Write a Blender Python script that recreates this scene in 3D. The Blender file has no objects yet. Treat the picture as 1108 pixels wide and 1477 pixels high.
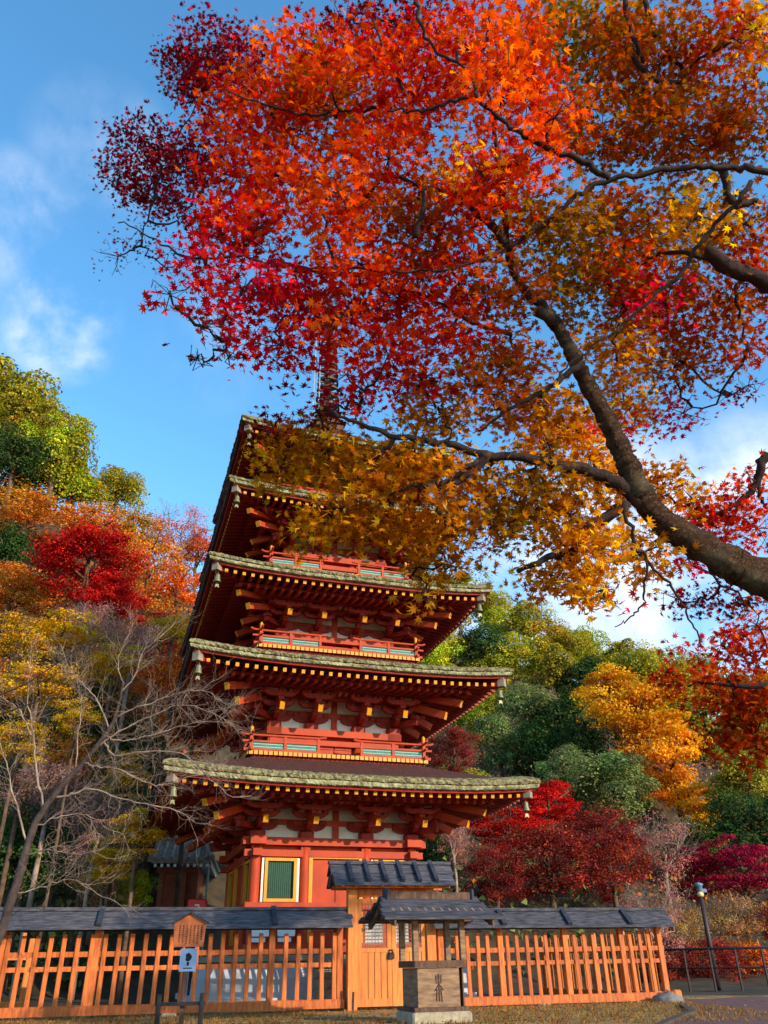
import bpy, math, random
import numpy as np
from mathutils import Vector, Matrix, Quaternion
C = bpy.context.scene
COL = C.collection
R_ = math.radians

# ------------------------------------------------------------------ camera
F, PIT, ROL, CAMH = 1155.05, R_(29.492), R_(-1.016), 0.82
fw = np.array([0, math.cos(PIT), math.sin(PIT)]); u0 = np.array([0, -math.sin(PIT), math.cos(PIT)]); r0 = np.array([1., 0, 0])
RT = math.cos(ROL)*r0 + math.sin(ROL)*u0
UP = -math.sin(ROL)*r0 + math.cos(ROL)*u0
cam = bpy.data.cameras.new('camera'); camo = bpy.data.objects.new('camera', cam); COL.objects.link(camo)
cam.sensor_fit = 'HORIZONTAL'; cam.sensor_width = 36.0; cam.lens = 36.0*F/1108.0
cam.clip_start = 0.05; cam.clip_end = 3000
camo.matrix_world = Matrix(((RT[0], UP[0], -fw[0], 0), (RT[1], UP[1], -fw[1], 0), (RT[2], UP[2], -fw[2], CAMH), (0, 0, 0, 1)))
C.camera = camo
CAM = np.array([0, 0, CAMH])
def ray(x, y): return fw + RT*(x-554)/F - UP*(y-738.5)/F
def at_depth(x, y, D): return CAM + ray(x, y)*D
def at(x, y, Y):
    d = ray(x, y); return CAM + d*(Y/d[1])

# ------------------------------------------------------------------ light
SUN_AZ, SUN_EL = 131.0, 18.0          # azimuth clockwise from +Y
w = bpy.data.worlds.new("World"); C.world = w; w.use_nodes = True
nt = w.node_tree; nt.nodes.clear()
def nd(tree, t, **k):
    n = tree.nodes.new(t)
    for a, b in k.items():
        if a in n.inputs.keys() if hasattr(n.inputs, 'keys') else False: n.inputs[a].default_value = b
        else: setattr(n, a, b)
    return n
out = nt.nodes.new('ShaderNodeOutputWorld'); bg = nt.nodes.new('ShaderNodeBackground'); bg.inputs[1].default_value = 0.15
sky = nt.nodes.new('ShaderNodeTexSky'); sky.sky_type = 'NISHITA'; sky.sun_disc = False
sky.sun_elevation = R_(SUN_EL); sky.sun_rotation = R_(SUN_AZ)
sky.air_density = 1.0; sky.dust_density = 0.15; sky.ozone_density = 2.6; sky.altitude = 300
hsv = nt.nodes.new('ShaderNodeHueSaturation'); hsv.inputs['Saturation'].default_value = 1.18; hsv.inputs['Value'].default_value = 1.58; hsv.inputs['Hue'].default_value = .491
nt.links.new(sky.outputs[0], hsv.inputs['Color'])
tc = nt.nodes.new('ShaderNodeTexCoord')
nz = nt.nodes.new('ShaderNodeTexNoise'); nz.inputs['Scale'].default_value = 5.5; nz.inputs['Detail'].default_value = 10; nz.inputs['Roughness'].default_value = 0.6; nz.inputs['Distortion'].default_value = .15
nt.links.new(tc.outputs['Generated'], nz.inputs['Vector'])
# cloud banks: directions of their centres, angular size (cos falloff) and weight
banks = [((-0.361, .683, .636), .9972, .9991, 1.25), ((-0.392, .60, .70), .9955, .9997, .6), ((-0.44, .63, .64), .995, .9995, .4), ((-0.30, .56, .775), .996, .9996, .30), ((-.207, .739, .64), .9965, .9998, .22),
         ((.30, .885, .345), .966, .990, 1.2), ((.46, .80, .345), .970, .992, 1.2), ((.17, .93, .345), .985, .9985, .7), ((-.8, .35, .45), .9, .99, .7), ((.8, -.2, .5), .9, .99, .8)]
acc = None
for (dx, dy, dz), c0, c1, wt in banks:
    L = math.sqrt(dx*dx+dy*dy+dz*dz)
    dot = nt.nodes.new('ShaderNodeVectorMath'); dot.operation = 'DOT_PRODUCT'; dot.inputs[1].default_value = (dx/L, dy/L, dz/L)
    nt.links.new(tc.outputs['Generated'], dot.inputs[0])
    mr = nt.nodes.new('ShaderNodeMapRange'); mr.interpolation_type = 'SMOOTHSTEP'; mr.inputs[1].default_value = c0; mr.inputs[2].default_value = c1; mr.inputs[4].default_value = wt
    nt.links.new(dot.outputs['Value'], mr.inputs[0])
    if acc is None: acc = mr.outputs[0]
    else:
        m = nt.nodes.new('ShaderNodeMath'); m.operation = 'MAXIMUM'; nt.links.new(acc, m.inputs[0]); nt.links.new(mr.outputs[0], m.inputs[1]); acc = m.outputs[0]
n2 = nt.nodes.new('ShaderNodeMapRange'); n2.interpolation_type = 'SMOOTHSTEP'; n2.inputs[1].default_value = .36; n2.inputs[2].default_value = .68
nt.links.new(nz.outputs[0], n2.inputs[0])
mm = nt.nodes.new('ShaderNodeMath'); mm.operation = 'MULTIPLY'; nt.links.new(acc, mm.inputs[0]); nt.links.new(n2.outputs[0], mm.inputs[1])
mx = nt.nodes.new('ShaderNodeMixRGB'); mx.inputs[2].default_value = (3.9, 4.3, 5.0, 1)
nt.links.new(mm.outputs[0], mx.inputs[0]); nt.links.new(hsv.outputs[0], mx.inputs[1])
nt.links.new(mx.outputs[0], bg.inputs[0]); nt.links.new(bg.outputs[0], out.inputs[0])

sl = bpy.data.lights.new('sun', 'SUN'); sl.energy = 3.3; sl.angle = R_(0.5); sl.color = (1.0, .86, .66)
so = bpy.data.objects.new('sun', sl); COL.objects.link(so)
sd = Vector((math.sin(R_(SUN_AZ))*math.cos(R_(SUN_EL)), math.cos(R_(SUN_AZ))*math.cos(R_(SUN_EL)), math.sin(R_(SUN_EL))))
so.rotation_euler = sd.to_track_quat('Z', 'Y').to_euler(); so.location = (20, -20, 30)
vs = C.view_settings; vs.view_transform = 'Standard'; vs.look = 'None'; vs.exposure = 0.8; vs.gamma = 1.0
C.cycles.max_bounces = 8; C.cycles.diffuse_bounces = 4; C.cycles.transmission_bounces = 6

# ------------------------------------------------------------------ helpers
def lin(r, g, b):
    f = lambda c: (c/255/12.92) if c/255 <= .04045 else ((c/255+.055)/1.055)**2.4
    return (f(r), f(g), f(b))
MATS = {}
def mat(name, col, rough=.7, var=.25, scale=6., col2=None, bump=0., spec=.3, stretch=(1, 1, 1), metal=0., objrand=0., lo=.35, hi=.68):
    """procedural: two-tone noise on the base colour, fine grain, optional bump and per-object tint"""
    if name in MATS: return MATS[name]
    m = bpy.data.materials.new(name); m.use_nodes = True; t = m.node_tree; b = t.nodes['Principled BSDF']
    tcn = t.nodes.new('ShaderNodeTexCoord'); mp = t.nodes.new('ShaderNodeMapping'); mp.inputs['Scale'].default_value = stretch
    t.links.new(tcn.outputs['Object'], mp.inputs[0])
    n = t.nodes.new('ShaderNodeTexNoise'); n.inputs['Scale'].default_value = scale; n.inputs['Detail'].default_value = 8; n.inputs['Roughness'].default_value = .65
    t.links.new(mp.outputs[0], n.inputs[0])
    r = t.nodes.new('ShaderNodeMapRange'); r.inputs[1].default_value = lo; r.inputs[2].default_value = hi
    t.links.new(n.outputs[0], r.inputs[0])
    mxn = t.nodes.new('ShaderNodeMixRGB')
    c2 = col2 if col2 else tuple(c*(1-var*1.6) for c in col)
    mxn.inputs[1].default_value = (*c2, 1); mxn.inputs[2].default_value = (*[min(.95, c*(1+var*.5)) for c in col], 1)
    t.links.new(r.outputs[0], mxn.inputs[0]); o = mxn.outputs[0]
    if objrand:
        oi = t.nodes.new('ShaderNodeObjectInfo'); h = t.nodes.new('ShaderNodeHueSaturation')
        a = t.nodes.new('ShaderNodeMapRange'); a.inputs[3].default_value = 1-objrand; a.inputs[4].default_value = 1+objrand
        t.links.new(oi.outputs['Random'], a.inputs[0]); t.links.new(a.outputs[0], h.inputs['Value']); t.links.new(o, h.inputs['Color']); o = h.outputs[0]
    t.links.new(o, b.inputs['Base Color'])
    b.inputs['Roughness'].default_value = rough; b.inputs['Specular IOR Level'].default_value = spec; b.inputs['Metallic'].default_value = metal
    if bump:
        bp = t.nodes.new('ShaderNodeBump'); bp.inputs['Strength'].default_value = bump; bp.inputs['Distance'].default_value = .03
        t.links.new(n.outputs[0], bp.inputs['Height']); t.links.new(bp.outputs[0], b.inputs['Normal'])
    MATS[name] = m; return m
def leafmat(name, trans=.42, objrand=.0, tv=1.25):
    """leaf: colour attribute, diffuse + translucent"""
    if name in MATS: return MATS[name]
    m = bpy.data.materials.new(name); m.use_nodes = True; t = m.node_tree; t.nodes.clear()
    o = t.nodes.new('ShaderNodeOutputMaterial'); a = t.nodes.new('ShaderNodeVertexColor'); a.layer_name = 'col'
    d = t.nodes.new('ShaderNodeBsdfDiffuse'); tr = t.nodes.new('ShaderNodeBsdfTranslucent'); mxs = t.nodes.new('ShaderNodeMixShader'); mxs.inputs[0].default_value = trans
    src = a.outputs[0]
    if objrand:
        oi = t.nodes.new('ShaderNodeObjectInfo'); h = t.nodes.new('ShaderNodeHueSaturation')
        r1 = t.nodes.new('ShaderNodeMapRange'); r1.inputs[3].default_value = 1-objrand; r1.inputs[4].default_value = 1+objrand
        t.links.new(oi.outputs['Random'], r1.inputs[0]); t.links.new(r1.outputs[0], h.inputs['Value']); t.links.new(src, h.inputs['Color']); src = h.outputs[0]
    hs_ = t.nodes.new('ShaderNodeHueSaturation'); hs_.inputs['Value'].default_value = tv; hs_.inputs['Saturation'].default_value = 1.08; t.links.new(src, hs_.inputs['Color'])
    t.links.new(src, d.inputs[0]); t.links.new(hs_.outputs[0], tr.inputs[0])
    t.links.new(d.outputs[0], mxs.inputs[1]); t.links.new(tr.outputs[0], mxs.inputs[2]); t.links.new(mxs.outputs[0], o.inputs[0])
    MATS[name] = m; return m

class MB:
    def __init__(s): s.v = []; s.f = []
    def add(s, vs, fs):
        k = len(s.v); s.v += [tuple(map(float, p)) for p in vs]; s.f += [tuple(i+k for i in f) for f in fs]; return s
    def box(s, x0, x1, y0, y1, z0, z1):
        return s.add([(x0,y0,z0),(x1,y0,z0),(x1,y1,z0),(x0,y1,z0),(x0,y0,z1),(x1,y0,z1),(x1,y1,z1),(x0,y1,z1)],
                     [(0,3,2,1),(4,5,6,7),(0,1,5,4),(1,2,6,5),(2,3,7,6),(3,0,4,7)])
    def bevbox(s, x0, x1, y0, y1, z0, z1, b):
        # box with chamfered vertical and top edges
        pts = [(x0+b,y0),(x1-b,y0),(x1,y0+b),(x1,y1-b),(x1-b,y1),(x0+b,y1),(x0,y1-b),(x0,y0+b)]
        cx, cy = (x0+x1)/2, (y0+y1)/2
        ins = [(cx+(px-cx)*(1-2*b/max(x1-x0,1e-6)), cy+(py-cy)*(1-2*b/max(y1-y0,1e-6))) for px, py in pts]
        v = [(a, c, z0) for a, c in pts]+[(a, c, z1-b) for a, c in pts]+[(a, c, z1) for a, c in ins]
        f = [tuple(range(7, -1, -1)), tuple(range(16, 24))]
        for i in range(8):
            j = (i+1) % 8; f += [(i, j, 8+j, 8+i), (8+i, 8+j, 16+j, 16+i)]
        return s.add(v, f)
    def beam(s, p0, p1, wd, ht, up=(0, 0, 1), w1=None, h1=None):
        p0 = np.array(p0, float); p1 = np.array(p1, float); d = p1-p0; d /= np.linalg.norm(d)+1e-12
        u = np.array(up, float); sd_ = np.cross(d, u); sd_ /= np.linalg.norm(sd_)+1e-12; u = np.cross(sd_, d)
        w1 = wd if w1 is None else w1; h1 = ht if h1 is None else h1
        v = []
        for p, a, h in ((p0, wd, ht), (p1, w1, h1)):
            for i, j in ((-1,-1),(1,-1),(1,1),(-1,1)): v.append(p+sd_*a/2*i+u*h/2*j)
        return s.add(v, [(0,3,2,1)[::-1],(4,5,6,7)[::-1],(0,4,5,1)[::-1],(1,5,6,2)[::-1],(2,6,7,3)[::-1],(3,7,4,0)[::-1]])
    def tube(s, path, rad, n=8, cap=True):
        path = [np.array(p, float) for p in path]; k = len(path)
        if np.isscalar(rad): rad = [rad]*k
        v = []; f = []; ref = np.array([.13, .31, .94])
        for i in range(k):
            d = path[min(i+1, k-1)]-path[max(i-1, 0)]; d /= np.linalg.norm(d)+1e-12
            a = np.cross(d, ref); la = np.linalg.norm(a)
            if la < .05: a = np.cross(d, (1, 0, 0)); la = np.linalg.norm(a)
            a /= la; b = np.cross(d, a)
            for j in range(n):
                t = 2*math.pi*j/n; v.append(path[i]+rad[i]*(math.cos(t)*a+math.sin(t)*b))
        for i in range(k-1):
            for j in range(n):
                q = (j+1) % n; f.append((i*n+j, i*n+q, (i+1)*n+q, (i+1)*n+j))
        if cap: f += [tuple(range(n-1, -1, -1)), tuple((k-1)*n+j for j in range(n))]
        return s.add(v, f)
    def lathe(s, prof, c=(0, 0, 0), n=16):
        v = []; f = []; k = len(prof)
        for r, z in prof:
            for j in range(n):
                t = 2*math.pi*j/n; v.append((c[0]+r*math.cos(t), c[1]+r*math.sin(t), c[2]+z))
        for i in range(k-1):
            for j in range(n):
                q = (j+1) % n; f.append((i*n+j, i*n+q, (i+1)*n+q, (i+1)*n+j))
        f += [tuple(range(n-1, -1, -1)), tuple((k-1)*n+j for j in range(n))]
        return s.add(v, f)
    def prism(s, poly, axis, a0, a1):
        # poly: 2D points; extruded along axis ('x' or 'y')
        n = len(poly)
        mk = (lambda p, a: (a, p[0], p[1])) if axis == 'x' else ((lambda p, a: (p[0], a, p[1])) if axis == 'y' else (lambda p, a: (p[0], p[1], a)))
        v = [mk(p, a0) for p in poly]+[mk(p, a1) for p in poly]
        f = [tuple(range(n)), tuple(range(2*n-1, n-1, -1))]+[(i, n+i, n+(i+1) % n, (i+1) % n) for i in range(n)]
        return s.add(v, f)
    def build(s, name, m, parent=None, smooth=False, fix=True):
        me = bpy.data.meshes.new(name); me.from_pydata(s.v, [], s.f)
        if fix:
            import bmesh
            bm = bmesh.new(); bm.from_mesh(me); bmesh.ops.recalc_face_normals(bm, faces=bm.faces); bm.to_mesh(me); bm.free()
        if smooth:
            me.polygons.foreach_set('use_smooth', [True]*len(me.polygons))
        me.materials.append(m); o = bpy.data.objects.new(name, me); COL.objects.link(o)
        if parent: o.parent = parent
        return o
def tag(o, label=None, cat=None, group=None, kind=None):
    if label: o['label'] = label
    if cat: o['category'] = cat
    if group: o['group'] = group
    if kind: o['kind'] = kind
    return o
def thing(name, label, cat, loc=(0, 0, 0), rz=0, group=None):
    o = bpy.data.objects.new(name, None); COL.objects.link(o); o.empty_display_size = .3
    o.location = tuple(map(float, loc)); o.rotation_euler = (0, 0, rz); return tag(o, label, cat, group)
def copy_tree(o, parent=None):
    c = o.copy(); COL.objects.link(c); c.parent = parent
    for ch in list(o.children): copy_tree(ch, c)
    return c
def rotz(yw):
    c, s = math.cos(yw), math.sin(yw); return np.array([[c, -s, 0], [s, c, 0], [0, 0, 1]])

# leaf meshes ---------------------------------------------------------------
def _maple():
    lob = [(0, 1.), (37, .93), (76, .74), (122, .42)]
    P = [(0, 1.)]
    ang = []
    for i in range(len(lob)):
        a, r = lob[i]; ang.append((a, r))
        if i < len(lob)-1: ang.append(((a+lob[i+1][0])/2, .36 if i < 2 else .27))
    ang.append((180, .10))
    full = [(-a, r) for a, r in ang[:0:-1] if a < 180]+ang
    v = [(0, 0, 0)]
    for a, r in full:
        t = R_(a); v.append((r*math.sin(t), r*math.cos(t), -.16*r*r))
    n = len(full); f = [(0, 1+i, 1+(i+1) % n) for i in range(n)]
    return np.array(v), np.array(f)
MAPLE = _maple()
FLAKE = (np.array([(0, -.5, 0), (.42, 0, .10), (0, .5, 0), (-.42, 0, .10)]), np.array([(0, 1, 2), (0, 2, 3)]))
def leaves_mesh(name, pos, nrm, size, col, tmpl, m, rng, parent=None):
    V, Fc = tmpl; N = len(pos); k = len(V)
    nrm = nrm/np.linalg.norm(nrm, axis=1, keepdims=True)
    t = rng.normal(size=(N, 3)); t -= (t*nrm).sum(1, keepdims=True)*nrm; t /= np.linalg.norm(t, axis=1, keepdims=True)
    b = np.cross(nrm, t); S = np.asarray(size).reshape(-1, 1, 1)*np.ones((N, 1, 1))
    wx = rng.uniform(.72, 1.08, (N, 1, 1)); cz_ = rng.uniform(.2, 2.6, (N, 1, 1)); fo = rng.uniform(-.1, .55, (N, 1, 1))
    P = pos[:, None, :]+S*(V[None, :, 0:1]*wx*t[:, None, :]+V[None, :, 1:2]*b[:, None, :]+(V[None, :, 2:3]*cz_+np.abs(V[None, :, 0:1])*fo)*nrm[:, None, :])
    fc = (Fc[None]+(np.arange(N)*k)[:, None, None]).reshape(-1, 3)
    me = bpy.data.meshes.new(name)
    me.vertices.add(N*k); me.vertices.foreach_set('co', P.astype(np.float32).ravel())
    nf = len(fc); me.loops.add(nf*3); me.loops.foreach_set('vertex_index', fc.astype(np.int32).ravel())
    me.polygons.add(nf); me.polygons.foreach_set('loop_start', np.arange(0, nf*3, 3, dtype=np.int32)); me.polygons.foreach_set('loop_total', np.full(nf, 3, dtype=np.int32))
    at_ = me.color_attributes.new('col', 'FLOAT_COLOR', 'POINT')
    cc = np.ones((N, k, 4), np.float32); cc[:, :, :3] = col[:, None, :]; at_.data.foreach_set('color', cc.ravel())
    me.update(); me.validate()
    me.materials.append(m); o = bpy.data.objects.new(name, me); COL.objects.link(o)
    if parent: o.parent = parent
    return o
def tint(rng, N, cols, vj=.22, hj=.08):
    cols = np.array(cols); i = rng.integers(0, len(cols), N); c = cols[i]*(1+rng.normal(0, vj, (N, 1)))*(1+rng.normal(0, hj, (N, 3)))
    return np.clip(c, .004, .9)

# ------------------------------------------------------------------ materials
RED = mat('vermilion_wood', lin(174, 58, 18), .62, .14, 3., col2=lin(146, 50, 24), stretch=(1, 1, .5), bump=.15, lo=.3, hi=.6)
RED_SHADE = mat('shaded_red_wood', lin(150, 36, 18), .6, .18, 4., bump=.06)  # darker copy of the vermilion, with the eave shade put into it
SOFFIT_SHADE = mat('shaded_red_soffit', lin(98, 20, 14), .75, .2, 3.)  # shade under the eaves is painted into this red
YEL = mat('yellow_paint', lin(216, 144, 26), .5, .08, 9.)
WHITE = mat('white_plaster', lin(226, 218, 204), .85, .06, 5.)
TEAL = mat('teal_paint', lin(58, 118, 102), .6, .15, 8.)
GREEN = mat('green_shutter', lin(18, 70, 48), .55, .2, 10.)
PALEGR = mat('pale_green', lin(150, 186, 170), .6, .08, 9.)
BARK = mat('cypress_bark', lin(88, 44, 34), .95, .35, 9., col2=lin(48, 26, 24), bump=.6)
BARK_SHADE = mat('shaded_bark_edge', lin(92, 60, 52), .9, .3, 14., col2=lin(56, 38, 38), bump=.5)
MOSS = mat('mossy_thatch', lin(138, 130, 84), .95, .2, 9., col2=lin(78, 62, 48), bump=1., lo=.40, hi=.60)
MOSS2 = mat('lichen_thatch', lin(160, 158, 118), .95, .2, 6., col2=lin(96, 84, 60), bump=1., lo=.38, hi=.62)
BRONZE = mat('verdigris_bronze', lin(142, 136, 98), .5, .3, 12., metal=.4)
IRON = mat('dark_iron', lin(46, 42, 44), .5, .3, 12., metal=.3)
SPIRE = mat('spire_bronze', lin(92, 66, 50), .55, .3, 8., metal=.5)
ROD = mat('pale_metal', lin(190, 190, 190), .4, .15, 8., metal=.5)
ORANGE = mat('orange_timber', lin(202, 104, 42), .65, .2, 3.5, col2=lin(132, 60, 32), stretch=(5, 5, .8), bump=.2, objrand=.26, lo=.3, hi=.62)
ORANGE2 = mat('bright_timber', lin(214, 128, 52), .6, .15, 4., col2=lin(178, 96, 42), stretch=(6, 6, .5), bump=.12, objrand=.08)
SLATE = mat('weathered_shingle', lin(88, 84, 88), .82, .35, 4.5, col2=lin(40, 41, 50), stretch=(.8, 5, 5), bump=.8, objrand=.14, spec=.2)
SLATE_DK = mat('dark_batten', lin(54, 56, 66), .6, .3, 6., bump=.2)
OLDWOOD = mat('old_grey_wood', lin(148, 116, 86), .85, .25, 4., col2=lin(104, 78, 62), stretch=(1, 1, 5), bump=.3)
OLDWOOD2 = mat('dark_old_wood', lin(104, 74, 56), .8, .3, 4., col2=lin(64, 46, 38), stretch=(5, 1, 1), bump=.3)
STONE = mat('pale_stone', lin(168, 152, 126), .9, .25, 9., bump=.4)
STONE_DK = mat('grey_stone', lin(122, 118, 112), .9, .3, 7., bump=.5)
LIME = mat('lime_plaster', lin(186, 186, 190), .9, .12, 2.5, bump=.05)
TILE = mat('grey_roof_tile', lin(158, 134, 116), .9, .25, 6., objrand=.05)
INK = mat('black_ink', lin(34, 28, 30), .8, .2, 20.)
PAPER = mat('white_paper', lin(236, 232, 224), .85, .04, 6.)
DARK = mat('painted_dark_opening', lin(26, 20, 20), .9, .2, 5.)
BROWNSTEEL = mat('brown_steel', lin(62, 44, 44), .5, .2, 9.)
PLATE = mat('blue_white_plate', lin(140, 160, 190), .5, .08, 6.)
REDPAINT = mat('red_paint', lin(200, 26, 24), .45, .1, 8.)
def barkmat(name, c1, c2, sc):
    m = bpy.data.materials.new(name); m.use_nodes = True; t = m.node_tree; b = t.nodes['Principled BSDF']; b.inputs['Roughness'].default_value = .92; b.inputs['Specular IOR Level'].default_value = .15
    tcn = t.nodes.new('ShaderNodeTexCoord'); big = t.nodes.new('ShaderNodeTexNoise'); big.inputs['Scale'].default_value = sc*.5; big.inputs['Detail'].default_value = 4
    fine = t.nodes.new('ShaderNodeTexNoise'); fine.inputs['Scale'].default_value = sc*4; fine.inputs['Detail'].default_value = 9; fine.inputs['Roughness'].default_value = .75
    vor = t.nodes.new('ShaderNodeTexVoronoi'); vor.feature = 'DISTANCE_TO_EDGE'; vor.inputs['Scale'].default_value = sc*3
    mp = t.nodes.new('ShaderNodeMapping'); mp.inputs['Rotation'].default_value = (0, R_(38), R_(20)); mp.inputs['Scale'].default_value = (.45, 1.3, 1.6); t.links.new(tcn.outputs['Object'], mp.inputs[0])
    wob = t.nodes.new('ShaderNodeMixRGB'); wob.inputs[0].default_value = .22; t.links.new(mp.outputs[0], wob.inputs[1]); t.links.new(fine.outputs[1], wob.inputs[2]); t.links.new(wob.outputs[0], vor.inputs[0])
    for n_ in (big, fine): t.links.new(tcn.outputs['Object'], n_.inputs[0])
    cr = t.nodes.new('ShaderNodeMapRange'); cr.inputs[1].default_value = 0.0; cr.inputs[2].default_value = .16; t.links.new(vor.outputs['Distance'], cr.inputs[0])
    a1 = t.nodes.new('ShaderNodeMath'); a1.operation = 'MULTIPLY'; t.links.new(cr.outputs[0], a1.inputs[0]); t.links.new(fine.outputs[0], a1.inputs[1])
    rg_ = t.nodes.new('ShaderNodeMapRange'); rg_.inputs[1].default_value = .12; rg_.inputs[2].default_value = .62; t.links.new(a1.outputs[0], rg_.inputs[0])
    mx1 = t.nodes.new('ShaderNodeMixRGB'); mx1.inputs[1].default_value = (*c2, 1); mx1.inputs[2].default_value = (*c1, 1); t.links.new(rg_.outputs[0], mx1.inputs[0])
    li = t.nodes.new('ShaderNodeMapRange'); li.inputs[1].default_value = .54; li.inputs[2].default_value = .68; li.inputs[4].default_value = .55; t.links.new(big.outputs[0], li.inputs[0])
    mx2 = t.nodes.new('ShaderNodeMixRGB'); mx2.inputs[2].default_value = (*lin(128, 118, 92), 1); t.links.new(li.outputs[0], mx2.inputs[0]); t.links.new(mx1.outputs[0], mx2.inputs[1]); t.links.new(mx2.outputs[0], b.inputs['Base Color'])
    bp = t.nodes.new('ShaderNodeBump'); bp.inputs['Strength'].default_value = 1.; bp.inputs['Distance'].default_value = .02; t.links.new(a1.outputs[0], bp.inputs['Height']); t.links.new(bp.outputs[0], b.inputs['Normal'])
    return m
TRUNK = barkmat('maple_bark', lin(118, 86, 64), lin(40, 30, 28), 9.)
BRANCH = mat('dark_branch_bark', lin(58, 42, 38), .9, .35, 14., bump=.8)
PALETWIG = mat('pale_twig', lin(164, 136, 116), .9, .2, 4., col2=lin(108, 88, 80))
BROWNTRUNK = mat('brown_trunk', lin(104, 80, 62), .9, .35, 4., bump=.5)
LEAF = leafmat('maple_leaf', .58, 0., 1.55)
HILL = leafmat('hill_leaf', .42, .14)

def merge(dst, src, M=None, off=(0, 0, 0)):
    v = np.array(src.v) if len(src.v) else np.zeros((0, 3))
    if M is not None: v = v@np.array(M).T
    return dst.add(v+np.array(off), src.f)
def multi(name, parts, parent=None, smooth=False):
    """one mesh from several (MB, material) pairs"""
    tot = MB(); idx = []
    for i, (mb, m) in enumerate(parts):
        idx += [i]*len(mb.f); merge(tot, mb)
    o = tot.build(name, parts[0][1], parent, smooth)
    for mb, m in parts[1:]: o.data.materials.append(m)
    o.data.polygons.foreach_set('material_index', idx); return o
def instance(o, parent, M, off):
    c = o.copy(); COL.objects.link(c); c.parent = parent
    m4 = Matrix.Identity(4)
    for i in range(3):
        for j in range(3): m4[i][j] = float(M[i][j])
        m4[i][3] = float(off[i])
    c.matrix_local = m4; return c

# ================================================================== THE PAGODA
PX, PY, PYAW = -2.049, 24.144, R_(18.33)
PM = rotz(PYAW)
def pag(u, v, z): return PM@np.array([u, v, z])+np.array([PX, PY, 0])
pagoda = thing('pagoda', 'five-storey vermilion wooden pagoda with moss-edged bark roofs and white plaster panels', 'pagoda', (PX, PY, 0), PYAW)
#      corner z, eave half, wall half, inner bay, beam top, deck z, balcony half
ST = [(4.885, 4.675, 2.05, .80, 3.66, None, None),
      (7.872, 4.374, 1.72, .68, 6.50, 5.70, 2.47),
      (10.442, 4.098, 1.60, .60, 9.27, 8.65, 2.38),
      (13.139, 3.724, 1.47, .55, 11.98, 11.20, 2.20),
      (15.492, 3.490, 1.38, .52, 14.36, 13.72, 2.05)]
TIPD = [.47, .50, .45, .45, .45]
rng = np.random.default_rng(7); rnd = random.Random(5)
K4 = [rotz(k*math.pi/2) for k in range(4)]

def bracket_mb(sc, corner=False):
    r = MB(); y = MB(); tl = MB()
    def arms(M):
        q = MB(); t = MB(); l_ = MB()
        q.prism([(-.5, .3), (-.42, .24), (-.3, .2), (.3, .2), (.42, .24), (.5, .3), (.5, .36), (-.5, .36)], 'y', -.07, .07)
        for x in (-.42, 0, .42): q.bevbox(x-.09, x+.09, -.1, .1, .36, .47, .025)
        q.prism([(.1, .2), (-.36, .2), (-.48, .25), (-.55, .3), (-.55, .36), (.1, .36)], 'x', -.065, .065)
        q.bevbox(-.09, .09, -.59, -.41, .36, .47, .025)
        q.prism([(-.46, .58), (-.36, .5), (-.26, .47), (.26, .47), (.36, .5), (.46, .58), (.46, .61), (-.46, .61)], 'y', -.565, -.435)
        for x in (-.39, 0, .39): q.bevbox(x-.08, x+.08, -.58, -.42, .61, .70, .02)
        l_.beam((0, .1, .93), (0, -1.17, .31), .125, .19)
        t.beam((0, -1.1702, .3099), (0, -1.178, .306), .129, .194)
        q.bevbox(-.09, .09, -1.0, -.82, .52, .62, .02)
        q.prism([(-.46, .72), (-.36, .65), (-.26, .62), (.26, .62), (.36, .65), (.46, .72), (.46, .75), (-.46, .75)], 'y', -.97, -.85)
        for x in (-.39, 0, .39): q.bevbox(x-.075, x+.075, -.985, -.835, .75, .85, .02)
        merge(r, q, M); merge(y, t, M); merge(tl, l_, M)
    r.bevbox(-.19, .19, -.19, .19, 0, .2, .05)
    arms(K4[0])
    if corner:
        arms(K4[3])
        D = rotz(-math.pi/4)
        q = MB(); t = MB(); l_ = MB()
        l_.beam((0, .1, 1.0), (0, -1.68, .34), .14, .2); t.beam((0, -1.6802, .3399), (0, -1.688, .337), .144, .204)
        l_.beam((0, .1, 1.26), (0, -2.16, .60), .14, .18); t.beam((0, -2.1602, .5999), (0, -2.168, .597), .144, .184)
        q.box(-.07, .07, -.8, 0, .2, .36); q.bevbox(-.1, .1, -.85, -.65, .36, .47, .02); merge(tl, l_, D)
        merge(r, q, D); merge(y, t, D)
    for m in (r, y, tl): m.v = [(a, b, c*sc) for a, b, c in m.v]
    return r, y, tl

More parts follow.
